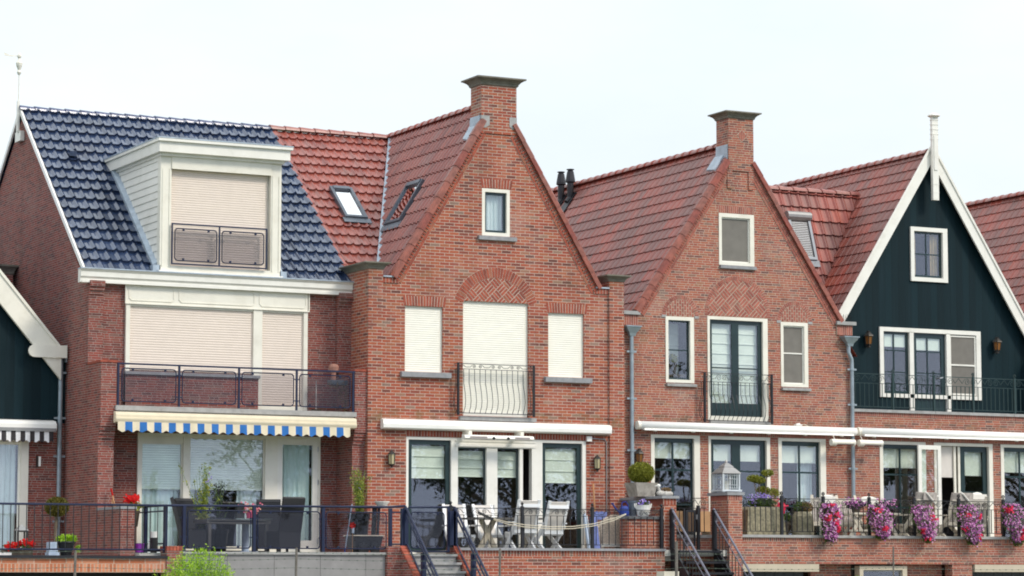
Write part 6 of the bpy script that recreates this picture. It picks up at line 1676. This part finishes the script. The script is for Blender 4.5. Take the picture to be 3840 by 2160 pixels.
b = MB()
for sx in (-1,1):
    for sy in (-1,1): b.box(-10.99+sx*.09-.014,-10.99+sx*.09+.014,-1.4+sy*.09-.014,-1.4+sy*.09+.014,2.36,2.84)
ring(b, -11.1,-10.88,2.36,2.84,-1.5,-1.48,.02,.02,.1,.03); b.box(-11.1,-10.88,-1.5,-1.3,2.36,2.44); b.build('frame', 'bronze', t)
b = MB(); b.hull([(-11.11,-1.51,2.84),(-10.87,-1.51,2.84),(-10.87,-1.29,2.84),(-11.11,-1.29,2.84)],[(-11.01,-1.41,2.95),(-10.97,-1.41,2.95),(-10.97,-1.39,2.95),(-11.01,-1.39,2.95)]); b.build('roof', 'grey_metal', t)
t = thing('potted_plant', 'red geraniums in a trough round the dark lantern at the left edge', 'plant', (-11.1,-1.6,2.36))
b = MB(); b.box(-11.45,-10.85,-1.72,-1.56,2.36,2.46); b.build('trough', 'pot_brown', t)
b = MB(); b.leaves((-11.15,-1.64,2.52), (.3,.1,.08), 200, .035, .2); b.build('foliage', 'leaf_green', t)
b = MB()
for c in ((-11.35,2.53),(-11.28,2.52),(-11.12,2.6),(-11.02,2.62),(-10.88,2.58),(-11.22,2.56)):
    for i in range(30): b.flower((c[0]+rnd.gauss(0,.03),-1.74+rnd.gauss(0,.03),c[1]+rnd.gauss(0,.028)), .022, (rnd.gauss(0,.5),-1,.4))
b.build('blossom', 'petal_scarlet', t)
t = thing('parcel', 'flat white box lying at the left picture edge', 'box', (-11.5,-1.7,2.36)); b = MB(); b.box(-11.75,-11.28,-1.75,-1.55,2.36,2.42); b.build('box', 'bright_white', t)
t = thing('bollard_light', 'dark square bollard light with white head behind the thin railing', 'lamp', (-8.27,-1.4,2.3))
b = MB(); b.box(-8.36,-8.26,-1.5,-1.4,2.3,2.72); b.build('post', 'pot_black', t); b = MB(); b.box(-8.365,-8.255,-1.505,-1.395,2.72,2.84); b.build('lamp_head', 'bright_white', t)
t = thing('plant_saucer', 'small purple pot with white ornament by the brick pier', 'pot', (-8.45,-1.2,2.3))
b = MB(); b.lathe([(.08,0),(.1,.18),(.11,.19),(.08,.19)], -8.52,-1.2,2.42, 12); b.box(-8.6,-8.3,-1.3,-1.1,2.3,2.42); b.build('pot', 'purple_pot', t); b = MB(); b.ball((-8.36,-1.35,2.56), .04,.04,.07, 6); b.ball((-8.36,-1.35,2.66), .03,.03,.03, 6); b.build('ornament', 'bright_white', t)
t = thing('potted_plant', 'small boxwood in a tapered wicker pot inside the upper left window', 'plant', (4.6,.3,6.5))
b = MB(); b.lathe([(.075,0),(.12,.25),(.13,.26),(.1,.26)], 4.58,Y3+.2,6.5, 14); b.box(4.37,4.92,Y3+.11,Y3+.34,6.44,6.5); b.build('pot', 'pot_brown', t); b = MB(); b.leaves((4.58,Y3+.2,6.85), (.125,.125,.12), 700, .016, .7); b.ball((4.58,Y3+.2,6.84), .1); b.build('crown', 'leaf_box', t)

# ================================================================== foreground: barbed wire fence and shrub
FY = -7.0
F = thing('wire_fence', 'barbed wire fence on thin posts in front of the terraces', 'fence', (-3,FY,0))
px_ = [(-11.72,2.4,.024),(-7.57,2.47,.024),(-3.45,2.475,.02),(.38,2.63,.03),(5.45,2.56,.018)]
for x, z, r in px_:
    b = MB(); b.tube([(x-.03,FY,0),(x,FY,z)], r, 7); b.build('post', 'post_wood', F)
for z in (2.36,2.24,2.08):
    b = MB(); last = None
    xs = [-15.5]+[p[0] for p in px_]+[11]
    for a, c in zip(xs, xs[1:]):
        n = 8; b.tube([(a+(c-a)*i/n, FY, z+.03-.035*math.sin(PI*i/n)+(.02 if a > -1 else 0)) for i in range(n+1)], .0042, 4)
        for i in range(int((c-a)/.16)):
            x = a+.08+i*.16; f = (x-a)/(c-a); zz = z+.03-.035*math.sin(PI*f)+(.02 if a > -1 else 0)
            b.box(x-.013,x+.013,FY-.008,FY+.008,zz-.008,zz+.008)
    b.build('barbed_wire', 'wire', F)
P = thing('post_stub', 'weathered pale wooden stump end at the foot of the black steel stairs', 'post', (.85,FY+1.15,0)); b = MB(); b.box(.68,1.02,FY+1.0,FY+1.3,0,2.06); b.build('stump', 'teak_white', P)
S = thing('shrub', 'lime-green feathery shrub in front of the concrete terrace front', 'plant', (-9.1,-6.4,0))
b = MB()
st = []
for i in range(120):
    u = rnd.gauss(0,.42); top = 2.5-.75*abs(u)**1.1-abs(rnd.gauss(0,.16))
    x = -9.2+u; y = -6.3+rnd.gauss(0,.3)
    st.append(((x*.4-9.2*.6,y*.5-3.15,.6),(x,y,top-.5),(x+rnd.gauss(0,.1),y-.1,top)))
for q in st: b.tube(q, .008, 4, r1=.003)
b.build('stem', 'stem_green', S)
b = MB()
for q in st:
    A, B = V(q[1]), V(q[2]); d = B-A
    for k in range(46):
        f = rnd.random()*1.05; p = A+d*f; w = .13*(1.1-f)+.02
        b.leaf(p+V((rnd.gauss(0,w),rnd.gauss(0,w),rnd.gauss(0,.03))), rnd.uniform(.018,.036), (d.x+rnd.gauss(0,.4),0,.6), .4)
b.build('crown', 'leaf_lime', S)
S = thing('shrub', 'tiny yellow-green shrub tip at the bottom edge below the petunias', 'plant', (7.6,-2.6,0)); b = MB(); b.leaves((7.62,-2.5,1.72), (.26,.2,.26), 900, .03, .5); b.leaves((7.6,-2.5,1.0), (.3,.25,.6), 700, .04, .5); b.build('crown', 'leaf_lime', S); b = MB(); b.tube([(7.6,-2.5,0),(7.6,-2.5,1.6)], .03, 6); b.build('stem', 'bark', S)
# ================================================================== ground, trees across the way, light, camera
b = MB(); b.f([(-400,-400,0),(400,-400,0),(400,400,0),(-400,400,0)]); tag(b.build('ground', 'grass', recalc=False), 'grassy ground', None, None, 'structure')
b = MB(); b.f([(-60,-14,.004),(60,-14,.004),(60,-9.5,.004),(-60,-9.5,.004)]); tag(b.build('road', 'road', recalc=False), 'asphalt lane', None, None, 'structure')
b = MB(); b.f([(-60,-5.5,.004),(60,-5.5,.004),(60,-1.9,.004),(-60,-1.9,.004)]); tag(b.build('path', 'terrace_tile', recalc=False), 'paved forecourt', None, None, 'structure')
def big_tree(lab, x, y, h, first=[None]):
    if first[0] is not None:
        t = dup(first[0], (x,y,0), rnd.random()*6, lab); s = h/12; t.scale = (s,s,s); return t
    t = thing('broadleaf_tree', lab, 'tree', (x,y,0), 0, 'trees across the lane facing the houses'); s = h/12
    b = MB(); b.tube([(0,0,0),(.1,0,3),(0,.1,6),(.2,.1,9)], .28, 10, r1=.08); ends = []
    for i in range(20):
        z0 = 5.2+rnd.random()*3.6; a = rnd.random()*2*PI; L = rnd.uniform(1.8,3.9)*(1-.3*(z0-5)/4)
        e = V((math.cos(a)*L, math.sin(a)*L, z0+rnd.uniform(-.2,2.2))); b.tube([(0.05,.05,z0-.6),(e.x*.5,e.y*.5,z0+.5),tuple(e)], .09, 6, r1=.02); ends.append(e)
    b.build('trunk', 'bark', t, True)
    b = MB()
    for e in ends+[V((.2,.1,10.3)),V((.6,.2,9.6))]:
        for k in range(3):
            c = e+V((rnd.gauss(0,.6),rnd.gauss(0,.6),rnd.gauss(0,.5))); b.leaves(c, (.75,.75,.5), 62, .13, .1, .55)
        for k in range(3):
            c = e+V((rnd.gauss(0,.5),rnd.gauss(0,.5),-.5-rnd.random()*.6)); b.leaves(c, (.3,.3,.45), 18, .11, .1, .5)
    b.build('crown', 'leaf_tree', t, True)
    first[0] = t; t.scale = (s,s,s); return t
for i, (x, y, h) in enumerate(((24,-46,10),(33,-50,12),(43,-44,9.5),(17,-52,9),(55,-52,12),(36,-72,13))):
    big_tree(('broadleaf tree reflected in the patio doors','broadleaf tree reflected in the green-framed windows','smaller broadleaf tree near the lane end','low broadleaf tree nearest the camera side','tall broadleaf tree far along the lane','tall broadleaf tree behind the front row of trees')[i], x, y, h)

w = bpy.data.worlds.new('World'); SC.world = w; w.use_nodes = True
nt = w.node_tree; nt.nodes.clear()
out = nt.nodes.new('ShaderNodeOutputWorld'); bg = nt.nodes.new('ShaderNodeBackground'); bg.inputs[1].default_value = .1
sky = nt.nodes.new('ShaderNodeTexSky'); sky.sky_type = 'NISHITA'; sky.sun_disc = False
SEL, SAZ = math.radians(40), math.radians(34)      # sun to the right front of the facades
sky.sun_elevation = SEL; sky.sun_rotation = PI-SAZ
sky.air_density = 1.; sky.dust_density = 1.5; sky.ozone_density = 1.
tc = nt.nodes.new('ShaderNodeTexCoord'); mp = nt.nodes.new('ShaderNodeMapping'); mp.inputs['Scale'].default_value = (1.6,1.6,4)
nz = nt.nodes.new('ShaderNodeTexNoise'); nz.inputs['Scale'].default_value = 1.7; nz.inputs['Detail'].default_value = 6; nz.inputs['Roughness'].default_value = .55
rp = nt.nodes.new('ShaderNodeValToRGB'); rp.color_ramp.elements[0].position = .3; rp.color_ramp.elements[0].color = (CLO,)*3+(1,); rp.color_ramp.elements[1].position = .6; rp.color_ramp.elements[1].color = (1,1,1,1)
mx = nt.nodes.new('ShaderNodeMix'); mx.data_type = 'RGBA'; mx.inputs[7].default_value = (*CLOUD, 1)
L = nt.links.new
gs = nt.nodes.new('ShaderNodeSeparateXYZ'); gm = nt.nodes.new('ShaderNodeMath'); gm.operation = 'MULTIPLY_ADD'; gm.inputs[1].default_value = 1.0; gm.inputs[2].default_value = 1.; gm.use_clamp = False
gc = nt.nodes.new('ShaderNodeMath'); gc.operation = 'MAXIMUM'; gc.inputs[1].default_value = 0.
cl = nt.nodes.new('ShaderNodeVectorMath'); cl.operation = 'SCALE'; cl.inputs[0].default_value = CLOUD
L(tc.outputs['Generated'], gs.inputs[0]); L(gs.outputs[2], gc.inputs[0]); L(gc.outputs[0], gm.inputs[0]); L(gm.outputs[0], cl.inputs['Scale']); 
bf = nt.nodes.new('ShaderNodeMapRange'); bf.inputs[1].default_value = .05; bf.inputs[2].default_value = -.5      # blue-grey cloud bank behind the camera, made brighter and taller to light recesses
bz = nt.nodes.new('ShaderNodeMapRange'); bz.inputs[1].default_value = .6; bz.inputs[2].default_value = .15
bm_ = nt.nodes.new('ShaderNodeMath'); bm_.operation = 'MULTIPLY'; bx2 = nt.nodes.new('ShaderNodeMix'); bx2.data_type = 'RGBA'; bx2.inputs[7].default_value = (*BANK_FILL, 1)
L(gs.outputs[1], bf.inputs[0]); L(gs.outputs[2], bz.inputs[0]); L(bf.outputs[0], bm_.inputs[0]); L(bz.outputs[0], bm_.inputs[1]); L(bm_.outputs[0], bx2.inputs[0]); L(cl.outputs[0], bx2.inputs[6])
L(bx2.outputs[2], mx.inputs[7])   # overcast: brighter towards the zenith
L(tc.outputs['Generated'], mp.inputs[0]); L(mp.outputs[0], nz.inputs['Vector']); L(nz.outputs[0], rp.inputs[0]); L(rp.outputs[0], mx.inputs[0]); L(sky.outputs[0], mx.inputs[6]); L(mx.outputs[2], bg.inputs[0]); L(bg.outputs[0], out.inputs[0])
sun = bpy.data.lights.new('sun', 'SUN'); sun.energy = 1.5; sun.angle = math.radians(12); sun.color = (1,.94,.84)
so = bpy.data.objects.new('sun', sun); COL.objects.link(so)
d = V((math.sin(SAZ)*math.cos(SEL), -math.cos(SAZ)*math.cos(SEL), math.sin(SEL)))   # towards the sun
so.rotation_euler = d.to_track_quat('Z', 'Y').to_euler()

cam = bpy.data.cameras.new('camera'); co = bpy.data.objects.new('camera', cam); COL.objects.link(co); SC.camera = co
cam.sensor_width = 36; cam.lens = 36*6949/2576; cam.clip_end = 2000; cam.clip_start = .5
p_, s_ = math.radians(6.022), math.radians(27.0)
f_ = V((math.sin(s_)*math.cos(p_), math.cos(s_)*math.cos(p_), math.sin(p_))); r_ = V((math.cos(s_), -math.sin(s_), 0)); u_ = r_.cross(f_)
mt = Matrix((r_, u_, -f_)).transposed().to_4x4(); mt.translation = (-26.869,-53.456,1.9); co.matrix_world = mt
vs = SC.view_settings; vs.view_transform = 'Standard'; vs.look = 'None'; vs.exposure = EXPO; vs.gamma = 1
SC.cycles.max_bounces = 8; SC.cycles.transparent_max_bounces = 12
SC.cycles.use_denoising = True; SC.cycles.filter_width = 1.9
